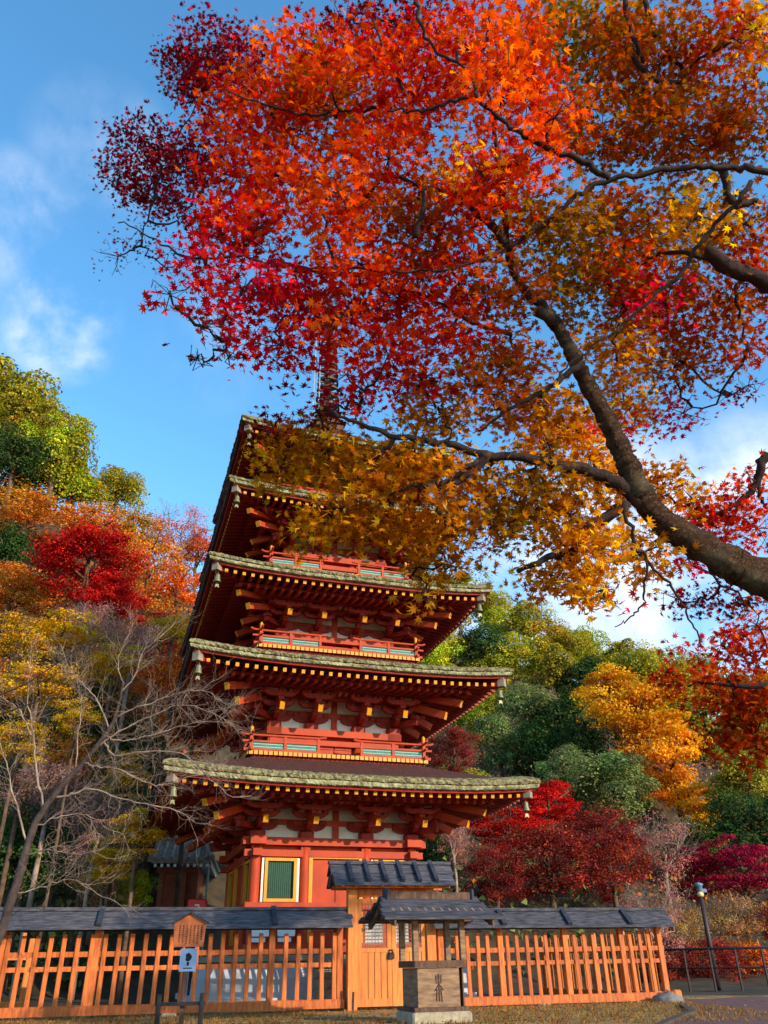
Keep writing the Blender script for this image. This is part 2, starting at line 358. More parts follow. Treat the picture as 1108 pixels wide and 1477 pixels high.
raf_rest = MB(); raf_rest_y = MB(); n_raf = 0
bells = []
for s, (zc, e, wh, ib, zb, deck, bal) in enumerate(ST):
    tipz = zc-TIPD[s]; tipv = e-.27; slope = .17
    lift_r = .13; top_lift = .16
    zr = lambda v: tipz+slope*(tipv-abs(v))           # rafter centre height
    sc = (zr(wh+.92)-.10-zb)/1.0
    zf = 1.06 if s == 0 else deck
    # ---------------- wall
    cols = [-wh, -ib, ib, wh]
    PIECES = []; wall = MB(); plast = MB(); winf = MB(); shut = MB(); wstrip = MB(); door = MB(); dframe = MB(); beam = MB(); pale = MB()
    for k in range(4):
        W = MB(); W.box(-wh, wh, -wh+.05, -wh+.12, zf, zb-.02); merge(wall, W, K4[k])
        P = MB(); P.box(-wh, wh, -wh+.03, -wh+.1, zb, zb+1.0*sc+.1); merge(plast, P, K4[k])
        B = MB()
        ov = .30 if s == 0 else .14
        # head tie beams and the plate under the brackets (each k drawn 3 mm different so laps never coincide)
        q = .003*(k % 2)
        B.box(-wh-ov-.06, wh+ov+.06, -wh-.20, -wh+.20, zb-.18+q, zb+q)
        if s == 0:
            B.box(-wh-ov, wh+ov, -wh-.11-q, -wh+.11, zb-.44+q, zb-.28+q)
            for c in cols[:-1]: B.box(c-.12, c+.12, -wh-.10, -wh+.1, zb-.275, zb-.185)
            B.box(-wh-.24, wh+.24, -wh-.22, -wh-.02, 2.03+q, 2.18+q)
            B.box(-wh-.24, wh+.24, -wh-.22, -wh-.02, 1.10+q, 1.30+q)
        else:
            B.box(-wh-.10, wh+.10, -wh-.14-q, -wh+.08, zb-.42+q, zb-.28+q)
        # long arm through the plaster and the post in the middle bay
        B.box(-wh-.05, wh+.05, -wh-.05-q, -wh+.04, zb+.36*sc+q, zb+.50*sc+q)
        B.box(-wh-.05, wh+.05, -wh-.06-q, -wh+.04, zb+.86*sc+q, zb+1.02*sc+q)
        B.box(-.075, .075, -wh-.04, -wh+.04, zb+.005, zb+.86*sc)
        merge(beam, B, K4[k])
        # openings
        for x0, x1 in ((-wh+.22, -ib-.2), (ib+.2, wh-.22)):
            if s == 0:
                z0, z1 = 2.20, 3.19; F_ = MB()
                xa, xb = (x0+x1)/2-.33, (x0+x1)/2+.33
                for a in ((xa-.07, xa, z0, z1), (xb, xb+.07, z0, z1), (xa, xb, z1-.07, z1), (xa, xb, z0, z0+.07)): F_.box(a[0], a[1], -wh-.10, -wh+.06, a[2], a[3])
                PIECES.append(('window_frame', F_, YEL, k))
                S_ = MB(); n = 13
                for i in range(n):
                    xx = xa+(xb-xa)*(i+.5)/n; S_.box(xx-.021, xx+.021, -wh-.02, -wh+.045, z0+.07, z1-.07)
                PIECES.append(('window_shutter', S_, GREEN if s == 0 else TEAL, k))
                T_ = MB(); T_.box(xa-.145, xa-.085, -wh-.06, -wh+.06, z0, z1); T_.box(xb+.085, xb+.145, -wh-.06, -wh+.06, z0, z1); PIECES.append(('window_jamb', T_, WHITE, k))
            else:
                S_ = MB(); n = 9
                for i in range(n):
                    xx = x0+(x1-x0)*(i+.5)/n; S_.box(xx-.02, xx+.02, -wh+.0, -wh+.045, zf+.08, zb-.45)
                PIECES.append(('window_shutter', S_, GREEN if s == 0 else TEAL, k))
        D_ = MB(); dz1 = zb-.47 if s == 0 else zb-.43; dz0 = 1.30 if s == 0 else zf+.06
        hw = ib-.19
        D_.box(-hw, -.012, -wh-.02, -wh+.045, dz0, dz1); D_.box(.012, hw, -wh-.02, -wh+.045, dz0, dz1)
        D_.box(-hw, -.02, -wh-.045, -wh-.022, dz0+.25, dz0+.33); D_.box(.02, hw, -wh-.045, -wh-.022, dz0+.25, dz0+.33)
        PIECES.append(('door', D_, RED, k))
        if s == 0:
            G_ = MB(); G_.box(-hw-.09, -hw, -wh-.10, -wh+.05, dz0, dz1); G_.box(hw, hw+.09, -wh-.10, -wh+.05, dz0, dz1); G_.box(-hw-.09, hw+.09, -wh-.10, -wh+.05, dz1, dz1+.02)
            PIECES.append(('door_frame', G_, YEL, k))
    core = wall.build('wall', RED, pagoda)
    plast.build('plaster_panel', WHITE, core); beam.build('tie_beam', RED, core)
    for nm, q_, m_, k in PIECES:
        Q = MB(); merge(Q, q_, K4[k]); Q.build(nm, m_, core)
    # ---------------- columns
    colm = MB(); cr = .13 if s == 0 else .12
    colm.lathe([(cr*1.02, zf), (cr, zf+.3), (cr, zb-.5), (cr*.93, zb-.185)], n=16)
    c0 = colm.build('column', RED, pagoda, True); first = True
    spots = [(c, -wh) for c in cols]+[(c, wh) for c in cols]+[(-wh, -ib), (-wh, ib), (wh, -ib), (wh, ib)]
    for a, b in spots:
        c_ = c0 if first else c0.copy()
        if not first: COL.objects.link(c_); c_.parent = pagoda
        first = False; c_.location = (a, b, 0)
    # ---------------- brackets
    r, y, tl = bracket_mb(sc); bo = multi('bracket', [(r, RED_SHADE), (y, YEL), (tl, RED)], pagoda)
    r, y, tl = bracket_mb(sc, True); bc = multi('corner_bracket', [(r, RED_SHADE), (y, YEL), (tl, RED)], pagoda)
    f1 = f2 = True
    for k in range(4):
        for c in (-ib, ib):
            off = K4[k]@np.array([c, -wh, zb+.004])
            if f1:
                bo.location = off; f1 = False
            else: instance(bo, pagoda, K4[k], off)
        off = K4[k]@np.array([wh, -wh, zb+.004])
        # corner mesh has arms to -y and (K4[3]) -x ; mirrored to +x by rotating by 90
        Mk = K4[k]@K4[1]
        if f2:
            bc.matrix_local = Matrix(((Mk[0][0], Mk[0][1], 0, off[0]), (Mk[1][0], Mk[1][1], 0, off[1]), (0, 0, 1, off[2]), (0, 0, 0, 1))); f2 = False
        else: instance(bc, pagoda, Mk, off)
    # ---------------- purlins and ribbed cove
    RIBS = []; pur = MB(); cove = MB(); rib = MB()
    for k in range(4):
        q = .004*(k % 2); Q = MB(); pv = wh+.92
        Q.box(-pv-.45, pv+.45, -pv-.08, -pv+.08, zb+.86*sc+q, zb+.86*sc+.15+q)
        Q.box(-wh-.9, wh+.9, -wh-.56, -wh-.44, zb+.71*sc+q, zb+.71*sc+.12+q)
        merge(pur, Q, K4[k])
        Q = MB(); za, zb2 = zb+.71*sc+.12, zb+.86*sc+.15
        Q.add([(-wh-.4, -wh-.5, za+.02), (wh+.4, -wh-.5, za+.02), (wh+.8, -pv, zb2-.01), (-wh-.8, -pv, zb2-.01)], [(0, 1, 2, 3)])
        Q.add([(-wh, -wh-.02, zb+1.0*sc), (wh, -wh-.02, zb+1.0*sc), (wh+.4, -wh-.5, za+.02), (-wh-.4, -wh-.5, za+.02)], [(0, 1, 2, 3)])
        merge(cove, Q, K4[k])
        Q = MB(); n = int(2*wh/.17)
        for i in range(n):
            x = -wh+2*wh*(i+.5)/n
            Q.beam((x, -wh-.5, za-.01), (x*1.02, -pv+.06, zb2-.05), .085, .06)
        RIBS.append((Q, k))
    core2 = pur.build('purlin', RED_SHADE, pagoda); cove.build('cove_panel', WHITE, core2, fix=False); [merge(MB(), q_, K4[k]).build('cove_rib', RED_SHADE, core2) for q_, k in RIBS]
    # ---------------- roof
    last = s == 4
    z0 = zc-top_lift; th = .215 if s == 0 else .18
    if not last: rin, z1 = ST[s+1][6]-.12, ST[s+1][5]-.12
    else: rin, z1 = .42, 17.75
    NA = 64
    def zt(a, t):
        return z0+(z1-z0)*(t**(1.15 if not last else 1.3))+top_lift*abs(a)**3.2*(1-t)**1.6
    thatch = MB(); e_m = [MB() for _ in range(4)]; e_l = [MB() for _ in range(4)]; sof = MB(); fas = MB()
    for k in range(4):
        Q = MB(); ts = np.linspace(0, 1, 9); v = []; f = []
        for t in ts:
            h = e-.02+(rin-e)*t
            for i in range(NA+1):
                a = -1+2*i/NA; v.append((a*h, -h, zt(a, t)))
        for j in range(8):
            for i in range(NA): f.append((j*(NA+1)+i, j*(NA+1)+i+1, (j+1)*(NA+1)+i+1, (j+1)*(NA+1)+i))
        Q.add(v, f); merge(thatch, Q, K4[k])
        # moss cushion: first strip of the slope and the upper half of the edge; lichen band below it, set back
        NE = 220
        def band(prof, amp, seed):
            g = np.random.default_rng(seed); Q = MB(); v = []; f = []
            for pz, pv_ in prof:
                jit = g.normal(0, amp, NE+1); jit2 = g.normal(0, amp, NE+1)
                lowf = np.interp(np.arange(NE+1), np.arange(0, NE+12, 11), g.normal(0, amp*1.2, len(np.arange(0, NE+12, 11))))
                for i in range(NE+1):
                    a = -1+2*i/NE; h = e+pv_+(jit[i]+lowf[i] if 0 < i < NE else 0)
                    v.append((a*h, -h, z0+top_lift*abs(a)**3.2+pz+(jit2[i]*.8 if 0 < i < NE else 0)))
            for j in range(len(prof)-1):
                for i in range(NE): f.append((j*(NE+1)+i, j*(NE+1)+i+1, (j+1)*(NE+1)+i+1, (j+1)*(NE+1)+i))
            return Q.add(v, f)
        sl_ = (z1-z0)/(e-rin)
        md = .34 if s else .42
        top = [(md*sl_*.72+.012, -md), (md*.66*sl_*.8+.03, -md*.66), (md*.3*sl_*.8+.03, -md*.3), (.015, -.02), (-th*.2, .02), (-th*.42, .012), (-th*.48, -.05)]
        low = [(-th*.44, -.06), (-th*.50, -.022), (-th*.7, -.02), (-th*.93, -.04), (-th, -.08), (-th+.012, -.30)]
        merge(e_m[k], band(top, .009, 100*s+k), K4[k]); merge(e_l[k], band(low, .006, 100*s+k+50), K4[k])
        # soffit boards over the rafters
        Q = MB(); v = []; f = []; NS = 32
        for h in (e-.26, e-.8, wh+.6, wh-.1):
            for i in range(NS+1):
                a = -1+2*i/NS; v.append((a*h, -h, zr(h)+.075+lift_r*abs(a)**3.2*max(0, (h-wh)/(e-wh))))
        for j in range(3):
            for i in range(NS): f.append((j*(NS+1)+i, j*(NS+1)+i+1, (j+1)*(NS+1)+i+1, (j+1)*(NS+1)+i))
        Q.add(v, f); merge(sof, Q, K4[k])
        # fascia board under the thatch
        Q = MB(); v = []; f = []
        for (hh, dz) in ((e-.13, -th+.012), (e-.15, -th-.055), (e-.24, -th-.055), (e-.24, -th)):
            for i in range(NS+1):
                a = -1+2*i/NS; v.append((a*hh, -hh, z0+top_lift*abs(a)**3.2+dz))
        for j in range(3):
            for i in range(NS): f.append((j*(NS+1)+i, j*(NS+1)+i+1, (j+1)*(NS+1)+i+1, (j+1)*(NS+1)+i))
        Q.add(v, f); merge(fas, Q, K4[k])
    roof = thatch.build('roof', BARK, pagoda)
    for k in range(4):
        e_m[k].build('mossy_eave', MOSS if k in (0, 1) else BARK_SHADE, roof, False); e_l[k].build('lichen_eave', MOSS2 if k in (0, 1) else BARK_SHADE, roof, False)  # left and rear edges take a darker colour that paints their shade
    sof.build('soffit', SOFFIT_SHADE, roof, fix=False); fas.build('fascia', RED_SHADE, roof)
    # kioi strip between flying and base rafters
    kio = MB()
    for k in range(4):
        q = .004*(k % 2); Q = MB(); h = e-.95; Q.box(-h, h, -h-.05, -h+.05, zr(h)-.10+q, zr(h)-.03+q); merge(kio, Q, K4[k])
    kio.build('rafter_stop', RED_SHADE, roof)
    # rafters
    nr = [36, 33, 31, 29, 27][s]; span = e-.40
    for k in range(4):
        for i in range(nr):
            x = -span+2*span*(i+.5)/nr; a = abs(x)/e; dz = lift_r*a**3.2
            vin = max(e-1.0, abs(x)+.05)
            body = MB(); tip = MB()
            if tipv-vin > .05:
                body.beam((x, -tipv, tipz+dz), (x, -vin, zr(vin)+dz*.7), .085, .092)
            tip.beam((x, -tipv-.004, tipz+dz-.001), (x, -tipv, tipz+dz), .088, .095)
            b0, b1 = e-.86, max(wh, abs(x)+.05)
            if b0-b1 > .05: body.beam((x, -b0, zr(b0)-.115+dz*.5), (x, -b1, zr(b1)-.115), .09, .10)
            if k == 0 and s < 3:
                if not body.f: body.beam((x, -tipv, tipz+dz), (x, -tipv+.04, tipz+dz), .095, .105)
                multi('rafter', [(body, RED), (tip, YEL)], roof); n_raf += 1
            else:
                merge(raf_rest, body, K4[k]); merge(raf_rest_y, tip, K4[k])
    for k in range(4):
        D = K4[k]; hip = MB(); cap = MB()
        ce = e-.22; cz = tipz+lift_r+.05
        hip.beam((wh, -wh, zr(wh)-.02), (ce-.02, -ce+.02, cz-.02), .17, .22); cap.beam((ce-.1, -ce+.1, cz-.018), (ce+.03, -ce-.03, cz-.025), .19, .235)
        H1 = MB(); H2 = MB(); merge(H1, hip, D); merge(H2, cap, D)
        ho = H1.build('hip_rafter', RED_SHADE, roof); H2.build('hip_cap', mat('weathered_cap', lin(150, 132, 112), .6, .2, 8.), ho)
        bells.append((s, k, D@np.array([ce-.09, -ce+.09, cz-.14])))
    # ---------------- balcony
    if deck:
        BP = []; dk = MB(); ends = MB(); rail = MB(); post = MB(); capb = MB(); pan = MB(); pal = MB(); skirt = MB()
        for k in range(4):
            q = .003*(k % 2)
            Q = MB(); Q.box(-bal, bal, -bal, -wh, deck-.07+q, deck+q); merge(dk, Q, K4[k])
            Q = MB(); n = int(2*bal/.13)
            for i in range(n):
                x = -bal+2*bal*(i+.5)/n; Q.box(x-.05, x+.05, -bal-.025, -bal-.002, deck-.085, deck+.012)
            merge(ends, Q, K4[k])
            Q = MB(); Q.box(-bal+.12, bal-.12, -bal+.10, -bal+.18, deck-.42+q, deck-.075+q); merge(skirt, Q, K4[k])
            R1 = MB(); PP = MB(); TP = MB(); TW = MB(); CC = MB(); y0 = -bal+.07; gap = .6
            for sg in (-1, 1):
                xa, xb = sg*gap, sg*(bal-.07)
                ex = sg*(bal+.22)
                R1.beam((xa, y0, deck+.05), (ex-sg*.1, y0, deck+.05+q), .07, .07)
                R1.beam((xa-sg*.08, y0, deck+.27), (ex-sg*.06, y0, deck+.27+q), .05, .05)
                R1.tube([(xa-sg*.22, y0, deck+.455), (xa, y0, deck+.43), (xb, y0, deck+.43+q), (ex-sg*.1, y0, deck+.44+q), (ex, y0, deck+.475+q)], .032, 8)
                for x in (xa, (xa+xb)/2): BP.append(('railing_post', MB().box(x-.035, x+.035, y0-.036, y0+.036, deck, deck+.40), RED, k))
                for c0_, c1_ in ((xa, (xa+xb)/2), ((xa+xb)/2, xb)):
                    l, r_ = min(c0_, c1_)+.045, max(c0_, c1_)-.045
                    TP = MB(); TW = MB(); TP.box(l, r_, y0+.006, y0+.03, deck+.085, deck+.243); BP += [('louvre_panel', TP, TEAL, k), ('louvre_slats', TW, PALEGR, k)]
                    for zz in (.125, .20): TW.box(l+.01, r_-.01, y0-.006, y0+.004, deck+zz-.009, deck+zz+.009)
            BP.append(('railing_post', MB().box(bal-.07-.04, bal-.07+.04, y0-.04, y0+.04, deck, deck+.5), RED, k)); BP.append(('post_cap', CC, YEL, k))
            CC.lathe([(.03, 0), (.055, .02), (.03, .05), (.055, .09), (.04, .14), (.0, .18)], (bal-.07, y0, deck+.5), 10)
            merge(rail, R1, K4[k])
        bo_ = dk.build('balcony', RED_SHADE, pagoda); ends.build('deck_edge', YEL, bo_); skirt.build('balcony_skirt', RED_SHADE, bo_)
        rail.build('railing', RED, bo_)
        for nm, q_, m_, k in BP:
            Q = MB(); merge(Q, q_, K4[k]); Q.build(nm, m_, bo_, nm == 'post_cap')
ro = multi('rafter', [(raf_rest, RED_SHADE), (raf_rest_y, YEL)], pagoda); ro['kind'] = 'stuff'
# ---------------- podium
pod = MB(); h = 2.95
prof = [(h+.25, 0.0), (h+.25, .22), (h+.16, .23), (h+.14, .6), (h+.02, .86), (h-.1, .93)]
v = []; f = []
for i, (hh, z) in enumerate(prof):
    v += [(-hh, -hh, z), (hh, -hh, z), (hh, hh, z), (-hh, hh, z)]
for i in range(len(prof)-1):
    for j in range(4): f.append((4*i+j, 4*i+(j+1) % 4, 4*i+4+(j+1) % 4, 4*i+4+j))
pod.add(v, f)
po = pod.build('podium', LIME, pagoda)
MB().box(-h-.04, h+.04, -h-.04, h+.04, .93, 1.055).build('podium_edge', STONE, po)
stp = MB()
for i in range(5): stp.box(-.75, .75, -h-.30-.26*(4-i), -h-.02, .19*i+.004*i, .19*(i+1))
stp.build('stone_step', STONE, po)
# notices on the wall below the left window: part of nothing, hang on the pagoda
for i, (x, lab) in enumerate(((-1.87, 'white paper notice below the pagoda window, left one of the pair'), (-1.25, 'white paper notice below the pagoda window, right one of the pair'))):
    p = pag(x, -2.30, 1.42); nb = thing('paper_notice', lab, 'notice', p, PYAW, 'paper notices below the pagoda window')
    MB().box(-.21, .21, -.012, .012, .03, .27).build('sheet', PAPER, nb); MB().box(-.2, .12, -.014, .010, -.09, .0).build('lower_strip', PAPER, nb)
# ---------------- spire
sp = MB(); z = 17.55
sp.box(-.5, .5, -.5, .5, z, z+.42); sp.box(-.58, .58, -.58, .58, z+.42, z+.52)
sp.lathe([(.45, z+.52), (.42, z+.72), (.25, z+.88), (.2, z+.92), (.42, z+.98), (.46, z+1.04), (.2, z+1.08)], n=20)
spo = sp.build('spire', SPIRE, pagoda)
MB().tube([(0, 0, z+1), (0, 0, z+6.9)], [.075, .045], 10).build('spire_pole', SPIRE, spo, True)
for i in range(9):
    rr = .46-.018*i; zz = z+1.4+i*.40; g = MB()
    n = 28; v = []; f = []
    for j in range(n):
        t = 2*math.pi*j/n
        for rad, dz in ((rr, -.05), (rr, .05), (rr-.07, .05), (rr-.07, -.05)): v.append((rad*math.cos(t), rad*math.sin(t), zz+dz))
    for j in range(n):
        for q in range(4): f.append((4*j+q, 4*((j+1) % n)+q, 4*((j+1) % n)+(q+1) % 4, 4*j+(q+1) % 4))
    g.add(v, f)
    for q in range(8):
        t = math.pi*q/4; g.beam((.05*math.cos(t), .05*math.sin(t), zz), ((rr-.05)*math.cos(t), (rr-.05)*math.sin(t), zz), .035, .05)
    g.build('spire_ring', SPIRE, spo)
fl = MB()
for k in range(4):
    Q = MB(); Q.prism([(0, z+5.1), (.22, z+5.3), (.36, z+5.7), (.18, z+5.75), (.28, z+6.1), (.08, z+6.3), (0, z+6.5)], 'y', -.012, .012); merge(fl, Q, K4[k])
fl.build('spire_flame', SPIRE, spo)
MB().lathe([(.0, z+6.5), (.12, z+6.58), (.13, z+6.66), (.05, z+6.76), (.1, z+6.85), (.09, z+6.95), (0, z+7.12)], n=14).build('spire_jewel', SPIRE, spo, True)
rodm = MB(); rodm.tube([(-.62, -.3, z+.5), (-.60, -.3, z+2.6), (-.56, -.28, z+5.6)], .022, 6); rodm.tube([(-.45, -.5, z+.5), (-.42, -.45, z+3.6)], .018, 6)
for q in range(6): rodm.tube([(-.61, -.3, z+.9+.5*q), (-.02, 0, z+.9+.5*q)], .014, 5)
rodm.build('lightning_rod', ROD, spo)
# ---------------- wind bells at the roof corners
BL = {0: 'right front', 3: 'left front', 1: 'right rear', 2: 'left rear'}
SN = ['lowest', 'second', 'third', 'fourth', 'top']
def make_bell(p, lab):
    t = thing('wind_bell', lab, 'wind bell', p, PYAW, 'wind bells on the roof corners'); t.scale = (.8, .8, .8)
    b = MB(); b.tube([(0, 0, .0), (0, 0, -.09)], .012, 6)
    b.lathe([(.0, -.08), (.055, -.10), (.075, -.15), (.085, -.28), (.115, -.36), (.12, -.38), (.10, -.375), (.07, -.28), (.0, -.26)], n=14); b.build('bell', BRONZE, t, True)
    c = MB(); c.tube([(0, 0, -.25), (0, 0, -.46)], .006, 5); c.prism([(-.05, -.46), (.05, -.46), (.07, -.58), (0, -.54), (-.07, -.58)], 'y', -.006, .006); c.build('clapper', BRONZE, t)
for s, k, p in bells:
    if k in (0, 3) and not (k == 0 and s > 3):
        make_bell(pag(*p), 'green bronze wind bell under the %s corner of the %s pagoda roof' % (BL[k], SN[s]))

# ================================================================== FENCES, GATE, LANTERN, SIGNS
FO = np.array([0, 19.9, 0.]); FY = R_(14); FM = rotz(FY)
def fen(u, v, z): return FM@np.array([u, v, z])+FO
def shingle_roof(name, L, half, zr_, ze, parent, battens, bw=.10, laps=2, th=.03, bh=.06):
    """board roof along x: lapped boards on both slopes, a ridge board; battens are children"""
    m = MB(); x0, x1 = L
    for sg in (-1, 1):
        for i in range(laps):
            a, b = i/laps, (i+1)/laps+.03
            ya, yb = sg*half*a, sg*half*b; za, zb_ = zr_+(ze-zr_)*a, zr_+(ze-zr_)*b
            off = .012*(laps-i)
            o = x0+(.03 if i else 0); p = x1-(.03 if i else 0)
            m.prism([(ya, za+off), (yb, zb_+off), (yb, zb_+off-th), (ya, za+off-th)], 'x', o+.012*i, p-.01*i)
    m.box(x0-.02, x1+.02, -.085, .085, zr_-.01, zr_+.055)
    r = m.build(name, SLATE, parent)
    for x in battens:
        b = MB()
        for sg in (-1, 1):
            b.prism([(0, zr_+.05), (sg*half*1.0, ze+.03), (sg*half*1.06, ze-.01), (sg*half*1.0, ze+.03+bh), (0, zr_+.06+bh)], 'x', x-bw/2, x+bw/2) if False else \
            b.beam((x, 0, zr_+.03+bh/2), (x, sg*half*1.04, ze+.02+bh/2), bw, bh)
        b.build('roof_batten', SLATE_DK, r)
    return r
def fence(label, loc, rz, L, posts, battens, picks, name='picket_fence', m=ORANGE, zr_=1.89, ze=1.55, roof=True, tops=1.45, feet=()):
    t = thing(name, label, 'fence', loc, rz, 'roofed timber fences round the pagoda'); x0, x1 = L
    MB().bevbox(x0, x1, -.11, .11, .05, .215, .02).build('base_beam', m, t)
    MB().box(x0+.05, x1-.05, -.052, -.012, 1.05, 1.145).build('rail', m, t)
    MB().box(x0+.05, x1-.05, -.050, -.014, .80, .885).build('rail', m, t)
    if roof:
        MB().box(x0+.05, x1-.05, -.05, .05, ze+.06, ze+.16).build('head_beam', m, t)
    for x in posts: MB().bevbox(x-.065, x+.065, -.075, .06, .215, ze+.07 if roof else 1.5, .012).build('post', m, t)
    pk = MB().bevbox(-.047, .047, -.082, -.052, .20, tops, .012); proto = None
    for x in picks:
        if any(abs(x-p) < .09 for p in posts): continue
        if proto is None: proto = pk.build('picket', m, t); o = proto
        else: o = proto.copy(); COL.objects.link(o); o.parent = t
        o.location = (x, 0, 0); o.rotation_euler = (0, rnd.uniform(-.008, .008), 0); o.scale = (1, 1, rnd.uniform(.985, 1.01))
    for x in feet: MB().bevbox(x-.16, x+.16, -.2, .2, -.1, .052, .03).build('foot_stone', STONE, t)
    if roof: shingle_roof('roof', (x0-.15, x1+.15), .42, zr_, ze, t, battens)
    return t
rg = lambda a, b, s: list(np.arange(a, b, s))
LF = fence('long left timber picket fence with a slate-grey board roof in front of the pagoda', fen(0, 0, 0), FY, (-10.6, -1.06), [-9.7, -7.95, -6.15, -4.4, -2.62, -1.16], [-9.7, -6.15, -2.62], rg(-10.45, -1.2, .262), feet=(-7.9, -4.6))
RF = fence('sunlit right timber picket fence with a slate-grey board roof', fen(0, 0, -.03), FY, (.98, 6.62), [1.1, 2.5, 4.08, 5.5, 6.48], [2.5, 4.08, 5.6], rg(1.25, 6.45, .235), feet=(5.75, 3.4))
MB().bevbox(6.62, 6.82, -.1, .1, .05, .25, .03).build('beam_end', ORANGE2, RF)
fence('sunlit side picket fence running back from the right end of the front fence', fen(6.52, .25, -.03), FY+R_(97), (.1, 5.4), [1.3, 2.6, 3.9, 5.2], [1.3, 2.6, 3.9], rg(.22, 5.3, .235), m=ORANGE2, roof=False)
fence('rear picket fence seen between the pickets at the far left', fen(-8.9, 3.6, 0), FY+R_(12), (-2.5, 1.2), [-2.2, -.6, 1.0], [], rg(-2.4, 1.1, .40), m=ORANGE2, roof=False, tops=1.62)
# ---- gate
G = thing('roofed_gate', 'timber double gate with lattice windows under a small ribbed slate-grey roof', 'gate', fen(0, -.02, 0), FY)
for x in (-.90, .87): MB().bevbox(x-.105, x+.105, -.12, .10, .0, 2.36, .012).build('gate_post', ORANGE2, G)
MB().box(-1.0, .98, -.09, .07, 2.14, 2.30).build('lintel', ORANGE, G)
def leaf(x0, x1, pad):
    d = MB(); d.box(x0, x0+.10, -.06, .0, .06, 2.10); d.box(x1-.10, x1, -.06, .0, .06, 2.10)
    for z0, z1 in ((.06, .20), (1.06, 1.14), (2.02, 2.10)): d.box(x0+.1, x1-.1, -.058, -.002, z0, z1)
    n = 4; wd = (x1-x0-.2)/n
    for i in range(n): d.box(x0+.1+wd*i+.007, x0+.1+wd*(i+1)-.007, -.045, -.015, .2, 1.06)
    o = d.build('gate_leaf', ORANGE2, G)
    l = MB()
    for i in range(9):
        x = x0+.1+(x1-x0-.2)*(i+.5)/9; l.box(x-.007, x+.007, -.045, -.034, 1.14, 2.02)
    for i in range(13):
        z = 1.14+.88*(i+.5)/13; l.box(x0+.1, x1-.1, -.034, -.022, z-.006, z+.006)
    l.build('lattice', OLDWOOD, o)
    if pad:
        k = MB(); k.bevbox(x1-.09, x1+.05, -.115, -.061, .93, 1.05, .02); k.tube([(x1-.06, -.085, 1.05), (x1-.06, -.085, 1.1), (x1+.02, -.085, 1.1), (x1+.02, -.085, 1.05)], .012, 6); k.build('padlock', IRON, o)
leaf(-.785, -.02, True); leaf(-.012, .755, False)
for i, (x, lab) in enumerate(((-.42, 'white sheet behind the left lattice of the gate'), (.16, 'white sheet behind the right lattice of the gate'))):
    nb = thing('paper_notice', lab, 'notice', fen(x, -.020, 1.22), FY); MB().box(-.18, .22, -.004, .004, 0, .56).build('sheet', PAPER, nb)
gr = shingle_roof('roof', (-1.42, 1.40), .52, 2.82, 2.38, G, [-1.0+.385*i for i in range(6)], bw=.085, bh=.075, laps=2, th=.04)
MB().prism([(-.44, 2.36), (0, 2.74), (.44, 2.36), (.30, 2.36), (0, 2.60), (-.30, 2.36)], 'x', -1.36, -1.31).build('barge_board', OLDWOOD2, gr)
MB().prism([(-.44, 2.36), (0, 2.74), (.44, 2.36), (.30, 2.36), (0, 2.60), (-.30, 2.36)], 'x', 1.29, 1.34).build('barge_board', OLDWOOD2, gr)
rm = MB()
for i in range(9):
    x = -1.2+.3*i
    for sg in (-1, 1): rm.beam((x, sg*.05, 2.70), (x, sg*.50, 2.335), .045, .05)
rm.build('roof_rafter', ORANGE, gr)
MB().box(-1.3, 1.28, -.36, -.26, 2.30, 2.385).build('purlin', ORANGE, G); MB().box(-1.3, 1.28, .26, .36, 2.30, 2.385).build('purlin', ORANGE, G)
wd = MB(); wd.beam((-1.0, -.28, 0), (-1.0, -.22, .42), .05, .03); wd.build('prop_stake', ORANGE2, G); MB().beam((-.93, -.30, 0), (-.91, -.26, .34), .04, .03).build('prop_stake', SLATE_DK, G)

# ---- roofed offering stand in front of the gate
LT = thing('roofed_shrine_stand', 'small weathered roofed shrine stand with a dark emblem on its box, before the gate', 'shrine stand', (.65, 15.0, 0), R_(18))
uc, hd = .165, .40; v0 = .02
b = MB(); b.bevbox(uc-.52, uc+.50, v0-.03, v0+.85, -.06, .155, .03).build('pedestal', STONE, LT)
MB().box(uc-.48, uc+.46, v0-.01, v0+.82, .158, .215).build('plinth', OLDWOOD2, LT)
bx = MB(); bx.box(uc-.405, uc+.315, v0+.02, v0+.78, .218, .765).build('box', OLDWOOD, LT)
# worn emblem on the front of the box
em = MB(); y_ = v0+.012
def stroke(p, q, w0, w1):
    w0 *= .7; w1 *= .7; em.beam((p[0]+uc-.045, y_, p[1]), (q[0]+uc-.045, y_, q[1]), .012, w0, (0, 0, 1) if abs(p[0]-q[0]) > abs(p[1]-q[1]) else (1, 0, 0), .012, w1)
for a in [((0, .68), (.005, .30), .03, .022), ((-.055, .62), (.055, .63), .018, .014), ((-.045, .66), (-.04, .545), .016, .012), ((.045, .665), (.04, .545), .016, .012), ((-.045, .555), (.045, .56), .016, .014),
          ((-.005, .53), (-.075, .44), .018, .010), ((.008, .53), (.08, .45), .018, .012), ((-.035, .47), (-.045, .30), .02, .012), ((.035, .47), (.05, .29), .02, .014), ((-.02, .40), (.03, .41), .014, .012)]: stroke(*a)
em.build('emblem', mat('worn_ink', lin(92, 68, 60), .85, .35, 14.), LT)
MB().box(uc-.46, uc+.44, v0-.02, v0+.82, .770, .870).build('table_frame', OLDWOOD2, LT)
for x in (-.415, .415):
    for y in (.06, .74): MB().bevbox(uc+x-.047, uc+x+.047, v0+y-.047, v0+y+.047, .872, 1.50, .008).build('post', OLDWOOD, LT)
for x in (.325, .395):
    MB().box(uc+x-.02, uc+x+.0, v0+.03, v0+.75, .22, .765).build('box_batten', OLDWOOD2, LT)
